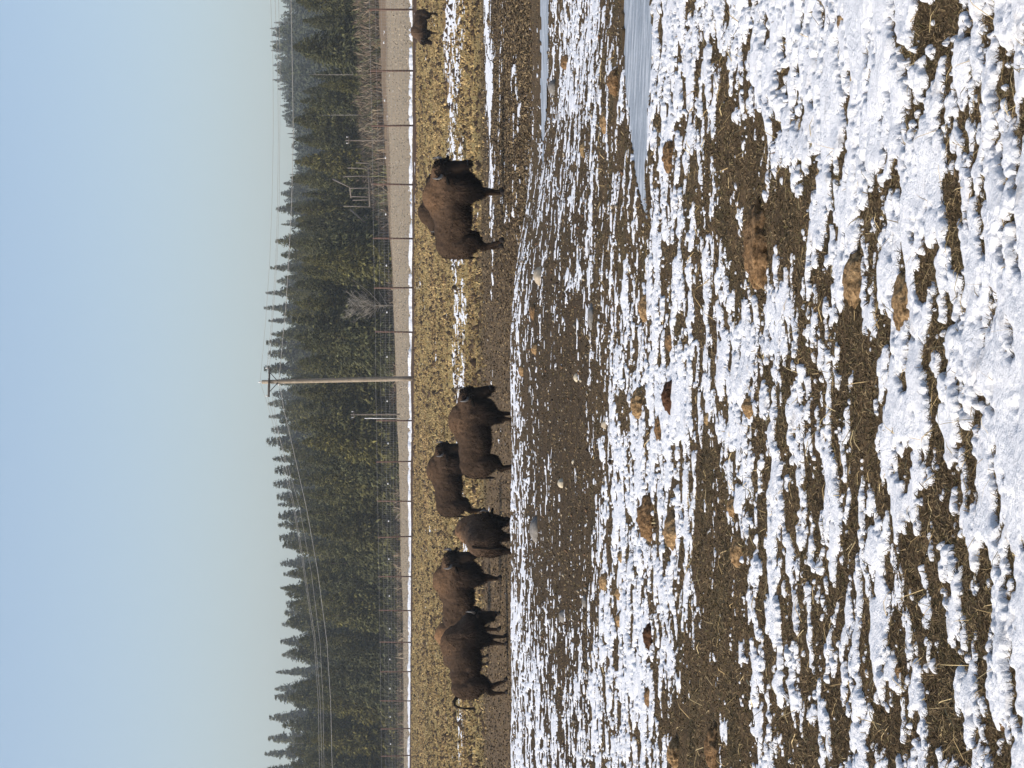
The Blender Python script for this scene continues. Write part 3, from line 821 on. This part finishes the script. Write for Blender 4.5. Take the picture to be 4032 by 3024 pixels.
# clumps of the far field
def field_tufts():
    r = np.random.default_rng(77); n = 62000
    y = r.uniform(60, 178, n); x = r.uniform(-.21, .21, n) * y
    d = y - fence_y(x); k = (d < -4.5) & (nearest_snow(x, y) < -.02) & (r.uniform(0, 1, n) < sstep(60, 72, y) * .9 + .1)
    x, y = x[k], y[k]; n = len(x); z = base_z(x, y)
    m = 3
    bx = np.repeat(x, m); by = np.repeat(y, m); bz = np.repeat(z, m) - .02
    roots = np.stack([bx + r.normal(size=n * m) * .07, by + r.normal(size=n * m) * .07, bz], -1)
    dr = np.stack([r.normal(size=n * m) * .5, r.normal(size=n * m) * .5, np.full(n * m, 1.)], -1); dr /= np.linalg.norm(dr, axis=1, keepdims=True)
    pal = np.array([(.47, .34, .15), (.42, .30, .125), (.34, .235, .10), (.25, .165, .075), (.14, .085, .045)])
    ci = r.choice(5, n, p=[.32, .28, .2, .12, .08]); c = np.repeat(pal[ci] * r.uniform(.7, 1.3, (n, 1)) * (1 + .55 * pn(x / 6, y / 11, 47) + .35 * pn(x / 1.5, y / 4, 48))[:, None] * np.array((.84, .86, .94)), m, 0)
    big = np.repeat(r.uniform(.6, 1.5, n), m)
    V, Fs, kk = blade_mesh(roots, dr, r.uniform(.06, .14, n * m) * big, r.uniform(.03, .07, n * m), c, .25, 3)
    tag(add("field_grass", mesh_np("field_grass", V, Fs, M_GRASS, kk)), "golden clumped grass of the far field in front of the fence", "grass", None, 'stuff')
    # dark droppings and clods that speckle the field
    n = 5200; y = r.uniform(62, 172, n); x = r.uniform(-.2, .2, n) * y
    k = (y - fence_y(x) < -4); x, y = x[k], y[k]; n = len(x); z = base_z(x, y)
    o8 = np.array([(1, 0, 0), (0, 1, 0), (-1, 0, 0), (0, -1, 0), (.3, .2, 1)])
    sc = np.stack([r.uniform(.05, .14, n), r.uniform(.05, .12, n), r.uniform(.05, .13, n)], -1) * np.where(r.uniform(0, 1, (n, 1)) < .06, 1.7, 1)
    V = (o8[None] * sc[:, None] + np.stack([x, y, z], -1)[:, None]).reshape(-1, 3)
    b = (np.arange(n) * 5)[:, None]
    Fs = np.concatenate([b + [[0, 1, 4]], b + [[1, 2, 4]], b + [[2, 3, 4]], b + [[3, 0, 4]]])
    cc = np.repeat(np.array((.055, .036, .022)) * r.uniform(.6, 1.6, (n, 1)), 5, 0)
    tag(add("clods", mesh_np("clods", V, Fs, M_GRASS, cc)), "dark clods and droppings speckling the far golden field", "clods", None, 'stuff')
field_tufts()
def verge_stubble():
    r = np.random.default_rng(78); n = 30000
    y = r.uniform(122, 262, n); x = r.uniform(-.205, .205, n) * y; d = y - fence_y(x); k = (d > 5) & (d < 60); x, y = x[k], y[k]; n = len(x)
    roots = np.stack([x, y, base_z(x, y) - .02], -1); dr = np.stack([r.normal(size=n) * .5, r.normal(size=n) * .5, np.ones(n)], -1); dr /= np.linalg.norm(dr, axis=1, keepdims=True)
    pal = np.array([(.38, .32, .24), (.31, .26, .195), (.24, .19, .14), (.20, .14, .10)])
    V, Fs, kk = blade_mesh(roots, dr, r.uniform(.04, .14, n), r.uniform(.05, .12, n), pal[r.choice(4, n, p=[.48, .40, .12, .0])] * r.uniform(.8, 1.2, (n, 1)), .25, 4)
    tag(add("verge_stubble", mesh_np("verge_stubble", V, Fs, M_GRASS, kk)), "pale dry stubble on the verge beyond the fence", "grass", None, 'stuff')
verge_stubble()

# ------------------------------------------------------------------ game fence
POST_Y = [40, 281, 496, 729, 941, 1134, 1309, 1484, 1657, 1817, 1974, 2112, 2270, 2404, 2529, 2644, 2759, 2867, 2973]
def on_fence(yimg):
    """the point of the fence line behind picture row yimg"""
    k = (3024 - yimg - CU) / F
    # X = k * Y ; Y = 119 + (20.2 - X) * 66 / 52.2
    c = 66.0 / 52.2
    Y = (119 + 20.2 * c) / (1 + c * k)
    return k * Y, Y
FH = 2.42
fence = empty("game_fence", (*on_fence(1484), float(base_z(*on_fence(1484)))))
tag(fence, "tall wire game fence on slim rust brown posts across the far side of the field", "fence")
f0 = np.array(fence.location)
fr = random.Random(3)
pm = MB(); pm.put(*boxv(0, 0, FH / 2 - .15, .06, .06, FH + .3)); pm.put(*boxv(0, -.045, FH / 2 - .15, .02, .05, FH + .28))
post_me = pm.mesh("post", M_POST)
im = MB(); im.put(*ellipsoid((0, 0, 0), (.07, .05, .05), 0, 8, 6)); ins_me = im.mesh("insulator", M_WHITE)
posts = [-330, -140] + POST_Y + [3075, 3175]
for yi in posts:
    if yi == 1484: continue
    X, Y = on_fence(yi)
    o = add("post", post_me, fence, (X - f0[0], Y - f0[1], float(base_z(X, Y)) - f0[2]))
    o.rotation_euler = (fr.uniform(-.02, .02), fr.uniform(-.03, .03), .9)
for i in range(len(posts) - 1):
    X, Y = on_fence(posts[i] * .45 + posts[i + 1] * .55)
    add("insulator", ins_me, fence, (X - f0[0], Y - f0[1] - .25, float(base_z(X, Y)) - f0[2] + 1.62))
ends = [on_fence(y) for y in posts]
for k in range(11):
    hgt = [.12, .28, .44, .62, .82, 1.02, 1.24, 1.48, 1.74, 2.05, 2.38][k]
    path = []
    for (X, Y) in ends:
        path.append((X - f0[0], Y - f0[1] - .06, float(base_z(X, Y)) - f0[2] + hgt))
    v, f = tube(path, .0045 if k < 10 else .006, 4)
    add("wire", mesh_np("wire", v, f, M_WIRE), fence)
mb = MB()
for i in range(len(ends) - 1):
    (x0, y0), (x1, y1) = ends[i], ends[i + 1]
    for j in range(1, 18):
        t = j / 18; X = x0 + (x1 - x0) * t; Y = y0 + (y1 - y0) * t; zb = float(base_z(X, Y)) - f0[2]
        mb.put(*boxv(X - f0[0], Y - f0[1] - .06, zb + 1.05, .005, .005, 1.9))
o = add("stay_wires", mb.mesh("stay_wires", M_WIRE), fence); o["kind"] = "stuff"

# ------------------------------------------------------------------ utility poles and lines
def pole_thing(name, label, yimg, vb, vt, Yd, r0, r1, lean_px, arm, mat, fence_side=False):
    base = at_depth(3024 - yimg, vb, Yd); top = at_depth(3024 - (yimg + lean_px), vt, Yd)
    zb = float(base_z(base.x, base.y)); base.z = min(base.z, zb)
    root = empty(name, base); tag(root, label, "utility pole")
    h = top - base
    n = 9; path = [Vector((0, 0, -.3))] + [h * (i / n) for i in range(1, n + 1)]
    v, f = tube(path, [r0 - (r0 - r1) * i / n for i in range(n + 1)], 14)
    add("shaft", mesh_np("shaft", v, f, mat, None, True), root)
    return root, h, base
PY = on_fence(1490)[1] - 1.0
pole, ph, pbase = pole_thing("utility_pole", "tall weathered wooden utility pole with a dark crossarm by the fence", 1490, 1634, 1031, PY, .165, .125, 14, None, M_POLE)
px_m = F / PY
arm_z = ph.z - (1060 - 1031) / px_m
mb = MB(); mb.put(*boxv(0, 0, 0, 1.95, .10, .13)); o = add("crossarm", mb.mesh("crossarm", M_ARM), pole, (ph.x + .0, -.17, arm_z)); o.rotation_euler[1] = .02
for s in (1, -1):
    v, f = tube([(ph.x + s * .62, -.17, arm_z - .05), (ph.x + s * .06, -.15, arm_z - .55)], .028, 6)
    add("brace", mesh_np("brace", v, f, M_ARM), pole)
def insulator(parent, p, r=.055, h=.17):
    v, f = tube([(0, 0, 0), (0, 0, h * .4), (0, 0, h * .55), (0, 0, h)], [r * .5, r * .5, r, r * .7], 8)
    add("insulator", mesh_np("insulator", v, f, M_WHITE, None, True), parent, p)
insulator(pole, (ph.x, 0, ph.z), .06, .22)
for s in (.9, -.9): insulator(pole, (ph.x + s, -.17, arm_z + .065))
insulator(pole, (ph.x - .16, -.08, ph.z - 1.2))
def line_y(yimg):
    k = (3024 - yimg - CU) / F; c = 66.0 / 52.2
    return (119 + 20.2 * c) / (1 + c * k) - 1.0
LINES = [("topmost power line running from the pole top", [(-700, 1046), (0, 1066), (250, 1075), (525, 1076), (800, 1071), (1025, 1062), (1250, 1047), (1400, 1034), (1504, 1024), (1580, 1050), (1670, 1075), (1790, 1103), (2000, 1156), (2250, 1196), (2525, 1237), (2760, 1253), (3024, 1258), (3700, 1262)]),
         ("second power line from the right end of the crossarm", [(-700, 1066), (0, 1083), (250, 1093), (525, 1096), (800, 1093), (1025, 1086), (1250, 1070), (1448, 1052), (1700, 1096), (2000, 1161), (2250, 1201), (2525, 1243), (2760, 1261), (3024, 1268), (3700, 1276)]),
         ("third power line from the left end of the crossarm", [(-700, 1084), (0, 1097), (250, 1103), (525, 1102), (800, 1099), (1025, 1091), (1300, 1071), (1556, 1052), (1760, 1112), (2000, 1180), (2250, 1225), (2525, 1260), (2760, 1272), (3024, 1276), (3700, 1283)]),
         ("lowest and brightest power line below the crossarm", [(-700, 1132), (0, 1146), (250, 1151), (525, 1155), (810, 1148), (1025, 1137), (1200, 1126), (1350, 1112), (1500, 1098), (1620, 1120), (1750, 1150), (2000, 1207), (2250, 1251), (2525, 1287), (2760, 1302), (3024, 1308), (3700, 1316)])]
for k, (lab, pts) in enumerate(LINES):
    ys = np.array([p[0] for p in pts], float); vs = np.array([p[1] for p in pts], float)
    yq = np.unique(np.concatenate([np.linspace(-700, 3700, 70), ys])); path = []
    for yy in yq:
        path.append(at_depth(3024 - yy, float(np.interp(yy, ys, vs)), float(line_y(yy)) + (0, -.17, -.17, -.2)[k]))
    v, f = tube(path, (.011, .011, .011, .017)[k], 5)
    tag(add("power_line", mesh_np("power_line", v, f, M_LINE)), lab + (" over the treetops" if k < 3 else " across the trees"), "power line", "power lines strung from the utility pole")

# two slighter poles beyond the fence
for yi, vb, vt, Yd, lab in ((1632, 1562, 1381, 190, "slim pale pole with small crossarm in front of the trees left of the utility pole"),
                            (553, 1526, 1360, 180, "slim pale pole with white fittings before the brush on the right")):
    rt, hh, bb = pole_thing("utility_pole", lab, yi, vb, vt, Yd, .065, .05, 0, None, M_TIMBER)
    mb = MB(); mb.put(*boxv(0, 0, 0, .6, .06, .06)); add("crossarm", mb.mesh("crossarm", M_TIMBER), rt, (.0, -.1, hh.z - .28))
    for s in (.32, -.32): insulator(rt, (s * .8, -.1, hh.z - .24), .05, .16)
    if yi == 1632:
        v, f = tube([(-.35, 0, -.2), (-.33, 0, hh.z * .72)], .03, 8); add("conduit", mesh_np("conduit", v, f, M_WHITE), rt)

# ------------------------------------------------------------------ conifers
def conifer_meshes(seed, height, radius, dens=1.0, ragged=.25, first=.03, tint=(1, 1, 1)):
    r = np.random.default_rng(3000 + seed)
    v, f = tube([(0, 0, -.4), (.03, 0, height * .35), (-.02, .02, height * .7), (0, 0, height * .99)], [height * .018, height * .013, height * .008, .01], 7)
    trunk = mesh_np("trunk", v, f, M_BARK, None, True)
    nb = int(520 * dens)
    t = first + (1 - first) * np.sort(r.uniform(0, 1, nb) ** 1.15)           # height share of each branch
    az = r.uniform(0, 2 * np.pi, nb)
    prof = (1 - t) ** .86 * (1 - .25 * np.exp(-((t - first) / .08) ** 2))
    lump = 1 + ragged * pn(np.cos(az) * 1.5 + seed, t * 7, seed) * 1.6
    L = radius * prof * lump * r.uniform(.62, 1.14, nb) + height * .004
    droop = -.32 + .75 * t + r.normal(size=nb) * .10                        # low branches hang, top ones rise
    ns = 14
    s = np.linspace(.12, 1.0, ns)[None, :] + r.uniform(-.04, .04, (nb, ns))
    bx = np.cos(az)[:, None] * L[:, None] * s; by = np.sin(az)[:, None] * L[:, None] * s
    bz = (t * height)[:, None] + L[:, None] * (droop[:, None] * s + .16 * s ** 2.5)
    side = np.stack([-np.sin(az), np.cos(az)], -1)
    off = r.normal(size=(nb, ns)) * (.10 + .10 * L[:, None])
    bx = bx + side[:, 0:1] * off; by = by + side[:, 1:2] * off
    roots = np.stack([bx, by, bz], -1).reshape(-1, 3)
    n = len(roots)
    out = np.repeat(np.stack([np.cos(az), np.sin(az), np.zeros(nb)], -1), ns, 0)
    d = out * .75 + np.repeat(np.concatenate([side, np.zeros((nb, 1))], 1), ns, 0) * r.normal(size=(n, 1)) * .55 + np.stack([np.zeros(n), np.zeros(n), r.normal(size=n) * .35 - .22], -1)
    d /= np.linalg.norm(d, axis=1, keepdims=True)
    ln = r.uniform(.045, .085, n) * height * .72 * (0.16 + 1.0 * np.repeat(prof, ns)); wd = ln * r.uniform(.38, .6, n)
    base = np.array((.072, .077, .038)) * np.array(tint)
    shade = r.uniform(.6, 1.4, (n, 1)) * np.repeat(r.uniform(.6, 1.4, (nb, 1)), ns, 0)
    warm = np.repeat(r.uniform(0, 1, (nb, 1)), ns, 0)
    cc = base * shade * (1 + warm * np.array((.24, .12, -.05)))
    V, Fs, kc = blade_mesh(roots, d, ln, wd, cc, .28, seed)
    crown = mesh_np("crown", V, Fs, M_NEEDLE, kc)
    return trunk, crown

TREES = [conifer_meshes(1, 10, 3.0, 1.1), conifer_meshes(2, 10, 2.6, 1.1, .35), conifer_meshes(3, 10, 3.4, 1.25, .3), conifer_meshes(4, 10, 1.7, .9, .4),
         conifer_meshes(5, 10, 2.9, 1.1, .3, .03, (1.22, 1.14, .9)), conifer_meshes(6, 10, 1.35, .75, .5, .05)]

def plant_tree(kind, x, y, top_v=None, h=None, wide=1.0, label=None, group=None, parts=True, rz=0.0, yimg=None):
    zb = float(base_z(x, y))
    if h is None:
        p = at_depth(3024 - yimg, top_v, y); h = max(3.0, p.z - zb)
    root = empty("spruce_tree", (x, y, zb), rz)
    root.scale = (h / 10 * wide, h / 10 * wide, h / 10)
    tag(root, label, "tree", group)
    for nm, me in zip(("trunk", "crown"), TREES[kind]): add(nm, me, root)
    return root

ORD = ["first", "second", "third", "fourth", "fifth", "sixth", "seventh", "eighth", "ninth", "tenth", "eleventh", "twelfth", "thirteenth", "fourteenth", "fifteenth",
       "sixteenth", "seventeenth", "eighteenth", "nineteenth", "twentieth", "twenty-first", "twenty-second", "twenty-third", "twenty-fourth", "twenty-fifth", "twenty-sixth", "twenty-seventh", "twenty-eighth", "twenty-ninth", "thirtieth", "thirty-first", "thirty-second", "thirty-third", "thirty-fourth"]
# front row, picture row and v of the tip, depth, kind, width factor
FRONT = [(10, 1165, 225, 2, 1.15), (86, 1190, 228, 0, .8), (190, 1153, 222, 2, 1.35), (300, 1218, 226, 1, .85), (338, 1252, 220, 4, .85), (402, 1180, 232, 0, .95), (478, 1152, 235, 2, 1.05),
         (552, 1160, 236, 1, 1.0), (640, 1160, 230, 4, 1.0), (712, 1180, 240, 0, .9), (768, 1190, 236, 3, 1.1), (828, 1158, 232, 4, .95), (890, 1165, 234, 2, .85), (958, 1168, 228, 0, 1.0), (1024, 1190, 226, 4, .95),
         (1068, 1186, 230, 1, 1.1), (1122, 1162, 232, 0, 1.0), (1196, 1155, 230, 4, .85), (1262, 1150, 226, 3, 1.3), (1330, 1160, 224, 2, 1.0), (1368, 1190, 226, 0, .95), (1424, 1176, 230, 1, 1.15),
         (1546, 1172, 230, 4, .95), (1604, 1190, 232, 0, 1.0), (1664, 1172, 226, 1, 1.1), (1740, 1190, 224, 4, 1.05), (1810, 1205, 228, 2, .95), (1880, 1212, 230, 4, 1.0), (1948, 1225, 232, 0, 1.0), (2020, 1200, 234, 1, 1.05),
         (2088, 1222, 228, 4, 1.05), (2160, 1240, 236, 0, .9), (2216, 1245, 238, 3, 1.2), (2290, 1228, 240, 2, .95), (2362, 1252, 238, 4, 1.0), (2420, 1275, 236, 0, 1.0), (2520, 1262, 244, 4, 1.0),
         (2570, 1290, 234, 1, 1.0), (2640, 1240, 236, 0, 1.0), (2700, 1245, 238, 2, .9), (2772, 1235, 238, 4, 1.0), (2840, 1248, 240, 1, 1.0), (2910, 1225, 236, 4, 1.0), (2980, 1215, 238, 0, 1.05), (3050, 1190, 240, 2, 1.0), (-70, 1160, 228, 1, 1.0), (-160, 1150, 230, 2, 1.0), (3130, 1190, 240, 0, 1.0)]
FRONT.sort()
right = [t for t in FRONT if t[0] < 1490][::-1]; left = [t for t in FRONT if t[0] >= 1490]
tr = random.Random(21)
for side, lst in (("right", right), ("left", left)):
    for i, (yi, tv, Y, kd, wf) in enumerate(lst):
        Y = on_fence(yi)[1] + (92 if yi < 700 else 92 - (yi - 700) / 300 * 32 if yi < 1000 else 60) + (Y - 230) * .8
        x = spot(yi, Y)
        look = {4: "olive green spruce", 2: "broad dark green spruce", 3: "narrow dark spruce", 5: "thin spruce", 0: "dense green spruce", 1: "ragged dark green spruce"}[kd]
        plant_tree(kd, x, Y, tv, None, wf, f"{look} of the front row, {ORD[i]} {side} of the utility pole", "spruces of the front row", True, tr.uniform(0, 6.28), yi)
# taller spires just behind, whose tips stand against the sky
SPIRES = [(725, 1115), (765, 1106), (826, 1085), (886, 1106), (952, 1105), (1008, 1124), (1056, 1064), (1110, 1088), (1155, 1044), (1214, 1037), (1264, 1057), (1316, 1066), (1350, 1048), (1394, 1054), (1452, 1040), (1504, 1068), (1552, 1072), (1590, 1054), (1640, 1058), (1692, 1066), (1738, 1047), (1806, 1072),
          (1850, 1080), (1905, 1074), (1955, 1090), (1985, 1092), (2030, 1096), (2066, 1092), (2116, 1100), (2148, 1112), (2216, 1102), (2258, 1116), (2312, 1102), (2370, 1124), (2408, 1118), (2455, 1108), (2522, 1104), (2575, 1108), (2642, 1084), (2708, 1080), (2740, 1082), (2820, 1060), (2902, 1056), (2962, 1042), (3020, 1052), (3090, 1050)]
sr = [t for t in SPIRES if t[0] < 1490][::-1]; sl = [t for t in SPIRES if t[0] >= 1490]
for side, lst in (("right", sr), ("left", sl)):
    for i, (yi, tv) in enumerate(lst):
        Y = tr.uniform(440, 620); x = spot(yi, Y); kd = tr.choice([3, 5, 1, 3, 5])
        plant_tree(kd, x, Y, tv, None, tr.uniform(.75, 1.7), f"slender spruce tip on the skyline, {ORD[i]} {side} of the utility pole", "spruce tips along the skyline", True, tr.uniform(0, 6.28), yi)
# the wood between them
for i in range(178):
    yi = tr.uniform(-200, 3200); Y = tr.uniform(245, 360); f_ = (Y - 245) / 115
    tv = 1195 - 85 * f_ + tr.uniform(-30, 40) + max(0, yi - 1600) / 1400 * 30 * (1 - f_)
    if yi < 700 and i % 3: continue
    if yi < 700: tv = max(tv, 1185 + tr.uniform(0, 40)); Y = min(Y, 275)
    plant_tree(tr.choice([0, 1, 2, 3, 4, 4]), spot(yi, Y), Y, tv, None, tr.uniform(.75, 1.1), "green spruce crowded in the wood between front row and skyline spruces", "spruces crowded in the wood behind the front row", True, tr.uniform(0, 6.28), yi)
# the hazy far slope: the trees on its crest singly, the rest of the slope as one wood
RIDGE = [(-120, 1085), (-80, 1098), (-40, 1090), (10, 1105), (32, 1112), (65, 1104), (95, 1080), (118, 1062), (145, 1068), (170, 1065), (187, 1063), (205, 1066), (235, 1080), (262, 1073), (282, 1081), (320, 1073), (355, 1092), (392, 1108), (420, 1103), (460, 1108), (500, 1124), (530, 1130), (545, 1138), (585, 1146), (612, 1148), (634, 1150), (668, 1152), (690, 1140)]
for i, (yi, tv) in enumerate(RIDGE):
    Y = tr.uniform(900, 1060)
    plant_tree(tr.choice([0, 3, 5, 1, 3]), spot(yi, Y), Y, tv, None, tr.uniform(.6, .9), f"blue hazed spruce on the far crest, {ORD[len(RIDGE) - 1 - i]} from its left end", "hazy spruces on the far crest at the right", True, tr.uniform(0, 6.28), yi)
def far_wood():
    r = np.random.default_rng(66); lim = sorted(RIDGE + [(y, v + 16) for y, v in SPIRES if y > 700])
    ly = np.array([p[0] for p in lim], float); lv = np.array([p[1] for p in lim], float)
    n = 1300; yi = np.where(r.uniform(0, 1, n) < .45, r.uniform(-300, 800, n), r.uniform(700, 3300, n))
    Y = r.uniform(520, 1000, n); X = (3024 - yi - CU) / F * Y; zb = base_z(X, Y)
    top = EYE + (1588 - (np.interp(yi, ly, lv) + r.uniform(6, 60, n))) * Y / F
    h = np.clip(top - zb, 3.0, r.uniform(9, 17, n))
    m = 150
    t = r.uniform(0, 1, (n, m)) ** 1.3; az = r.uniform(0, 6.283, (n, m))
    R = (h * .24 * r.uniform(.8, 1.2, n))[:, None] * (1 - t) ** .85 * r.uniform(.35, 1.05, (n, m))
    roots = np.stack([X[:, None] + np.cos(az) * R, Y[:, None] + np.sin(az) * R, zb[:, None] + t * h[:, None]], -1).reshape(-1, 3)
    d = np.stack([np.cos(az), np.sin(az), r.normal(size=(n, m)) * .4 - .2], -1).reshape(-1, 3); d /= np.linalg.norm(d, axis=1, keepdims=True)
    L = (h[:, None] * (.05 + .09 * (1 - t)) * r.uniform(.7, 1.3, (n, m))).ravel()
    cc = np.repeat(np.array((.055, .062, .030)) * r.uniform(.65, 1.35, (n, 1)), m, 0) * r.uniform(.7, 1.3, (n * m, 1))
    V, Fs, kk = blade_mesh(roots, d, L, L * .6, cc, .25, 9)
    tag(add("far_wood", mesh_np("far_wood", V, Fs, M_NEEDLE, kk)), "blue hazed spruce wood covering the far hillside", "wood", None, 'stuff')
far_wood()

# ------------------------------------------------------------------ brush, snags, bare tree, timber frame
def brush():
    r = np.random.default_rng(55); mb = MB()
    n = 5200
    yi = np.where(r.uniform(0, 1, n) < .62, r.uniform(-250, 1050, n), r.uniform(1000, 3250, n))
    k = (3024 - yi - CU) / F; c = 66 / 52.2; Yf = (119 + 20.2 * c) / (1 + c * k)
    Y = Yf + np.where(yi < 1050, r.uniform(57, 100, n), r.uniform(56, 66, n)); X = k * Y
    z = base_z(X, Y)
    m = 7
    big = r.uniform(.5, 1.3, n) * np.where(yi < 1050, 1.15, .9) * (1 + .5 * pn(X / 6, Y / 6, 91))
    roots = np.repeat(np.stack([X, Y, z - .05], -1), m, 0) + r.normal(size=(n * m, 3)) * (.22, .22, 0)
    d = r.normal(size=(n * m, 3)) * (.5, .5, .1) + (0, 0, 1); d /= np.linalg.norm(d, axis=1, keepdims=True)
    pal = np.array([(.15, .105, .075), (.10, .075, .055), (.20, .15, .10), (.26, .21, .15), (.07, .065, .045), (.12, .12, .06)])
    cc = np.repeat(pal[r.choice(6, n)] * r.uniform(.7, 1.3, (n, 1)), m, 0)
    V, Fs, kk = blade_mesh(roots, d, np.repeat(big, m) * r.uniform(.6, 1.2, n * m), r.uniform(.05, .16, n * m), cc, .15, 8)
    tag(add("dry_brush", mesh_np("dry_brush", V, Fs, M_GRASS, kk)), "tangled leafless brown brush at the foot of the wood beyond the fence", "brush", None, 'stuff')
brush()

def bare_tree(name, label, yimg, Y, top_v, mat, spread, seed, nbr=26, cat="tree", rad=.10, clump=True):
    r = random.Random(seed); X = spot(yimg, Y); zb = float(base_z(X, Y))
    h = at_depth(3024 - yimg, top_v, Y).z - zb
    root = empty(name, (X, Y, zb)); tag(root, label, cat)
    lean = r.uniform(-.04, .04) * h
    v, f = tube([(0, 0, -.3), (lean * .3, 0, h * .35), (lean * .6, .05, h * .7), (lean, 0, h)], [rad, rad * .75, rad * .45, rad * .1], 7)
    add("trunk", mesh_np("trunk", v, f, mat, None, True), root)
    mb = MB()
    for i in range(nbr):
        t = r.uniform(.12, .97); a = r.uniform(0, 6.28); L = spread * (1.1 - t * .75) * r.uniform(.5, 1.1)
        p0 = Vector((lean * t, 0, h * t)); dr = Vector((math.cos(a), math.sin(a), r.uniform(.25, 1.0)))
        p1 = p0 + dr * (L * .5); p2 = p1 + (dr + Vector((r.uniform(-.3, .3), r.uniform(-.3, .3), .3))) * (L * .5)
        mb.put(*tube([p0, p1, p2], [rad * .38, rad * .24, rad * .08], 5))
        if clump:
            for j in range(9):
                q = p0.lerp(p2, r.uniform(.35, 1)); e = q + Vector((r.uniform(-1, 1), r.uniform(-1, 1), r.uniform(.0, 1.1))) * (L * .32)
                mb.put(*tube([q, e], [rad * .14, rad * .05], 4))
    add("branches", mb.mesh("branches", mat), root)
bare_tree("bare_tree", "leafless pale barked tree with spreading twigs at the edge of the wood", 1203, on_fence(1203)[1] + 56, 1378, M_PALE, 2.6, 4, 60, "tree", .075)
for i, (yi, tv, dY, lab) in enumerate([(297, 1214, 84, "pale dead snag standing between two front row spruces at the far right"), (455, 1258, 88, "thin grey dead snag before the dark spruces right of the white fitted pole"),
                                       (950, 1215, 66, "short pale snag among spruces behind the large right bison"),
                                       (2908, 1140, 105, "faint grey snag high in the wood at the far left")]):
    bare_tree("dead_snag", lab, yi, on_fence(yi)[1] + dY, tv, M_PALE, .8, 40 + i, 9, "dead tree", .042, False)

def timber_frame():
    """weathered remains of a corral chute in the brush on the right"""
    Y = on_fence(720)[1] + 72
    P = lambda yi, v, dy=0: at_depth(3024 - yi, v, Y + dy)
    base = P(720, 1460); root = empty("timber_frame", base)
    tag(root, "collapsed weathered timber frame of posts and rails in the brush", "timber frame")
    def log(a, b, r, nm):
        v, f = tube([a - base, (a + b) / 2 - base, b - base], [r, r * .95, r * .85], 8); add(nm, mesh_np(nm, v, f, M_TIMBER, None, True), root)
    log(P(648, 1452), P(815, 1456), .085, "rail"); log(P(736, 1378), P(778, 1382, 2), .08, "rail"); log(P(655, 1448, 2), P(735, 1466, 2), .08, "rail")
    for yi, v0, v1, dy in ((644, 1400, 1475, 0), (664, 1368, 1470, 1), (690, 1350, 1465, 2.5), (738, 1376, 1470, 0), (776, 1380, 1472, 0), (784, 1388, 1440, 2), (815, 1352, 1470, 1.5)):
        a = P(yi, v1, dy); a.z = min(a.z, float(base_z(a.x, a.y)) - .1); log(a, P(yi + random.uniform(-6, 6), v0, dy), .055, "post")
    log(P(705, 1310, 3), P(735, 1372, 1), .07, "brace"); log(P(825, 1380, -1), P(880, 1442, -2), .08, "brace"); log(P(846, 1436, -2), P(866, 1450, -2), .07, "brace")
timber_frame()

# ------------------------------------------------------------------ air
hz = bpy.data.materials.new("haze"); hz.use_nodes = True
hn = hz.node_tree; hn.nodes.clear()
ho = hn.nodes.new('ShaderNodeOutputMaterial'); hv = hn.nodes.new('ShaderNodeVolumePrincipled')
hv.inputs['Color'].default_value = (.80, .90, 1.0, 1); hv.inputs['Density'].default_value = .00025; hv.inputs['Anisotropy'].default_value = .0
hn.links.new(hv.outputs[0], ho.inputs['Volume'])
v, f = boxv(0, 700, 45, 3400, 1560, 98)
tag(add("haze", mesh_np("haze", v, f[:, ::-1] if False else f, hz)), "pale blue haze in the valley air", "haze", None, 'stuff')
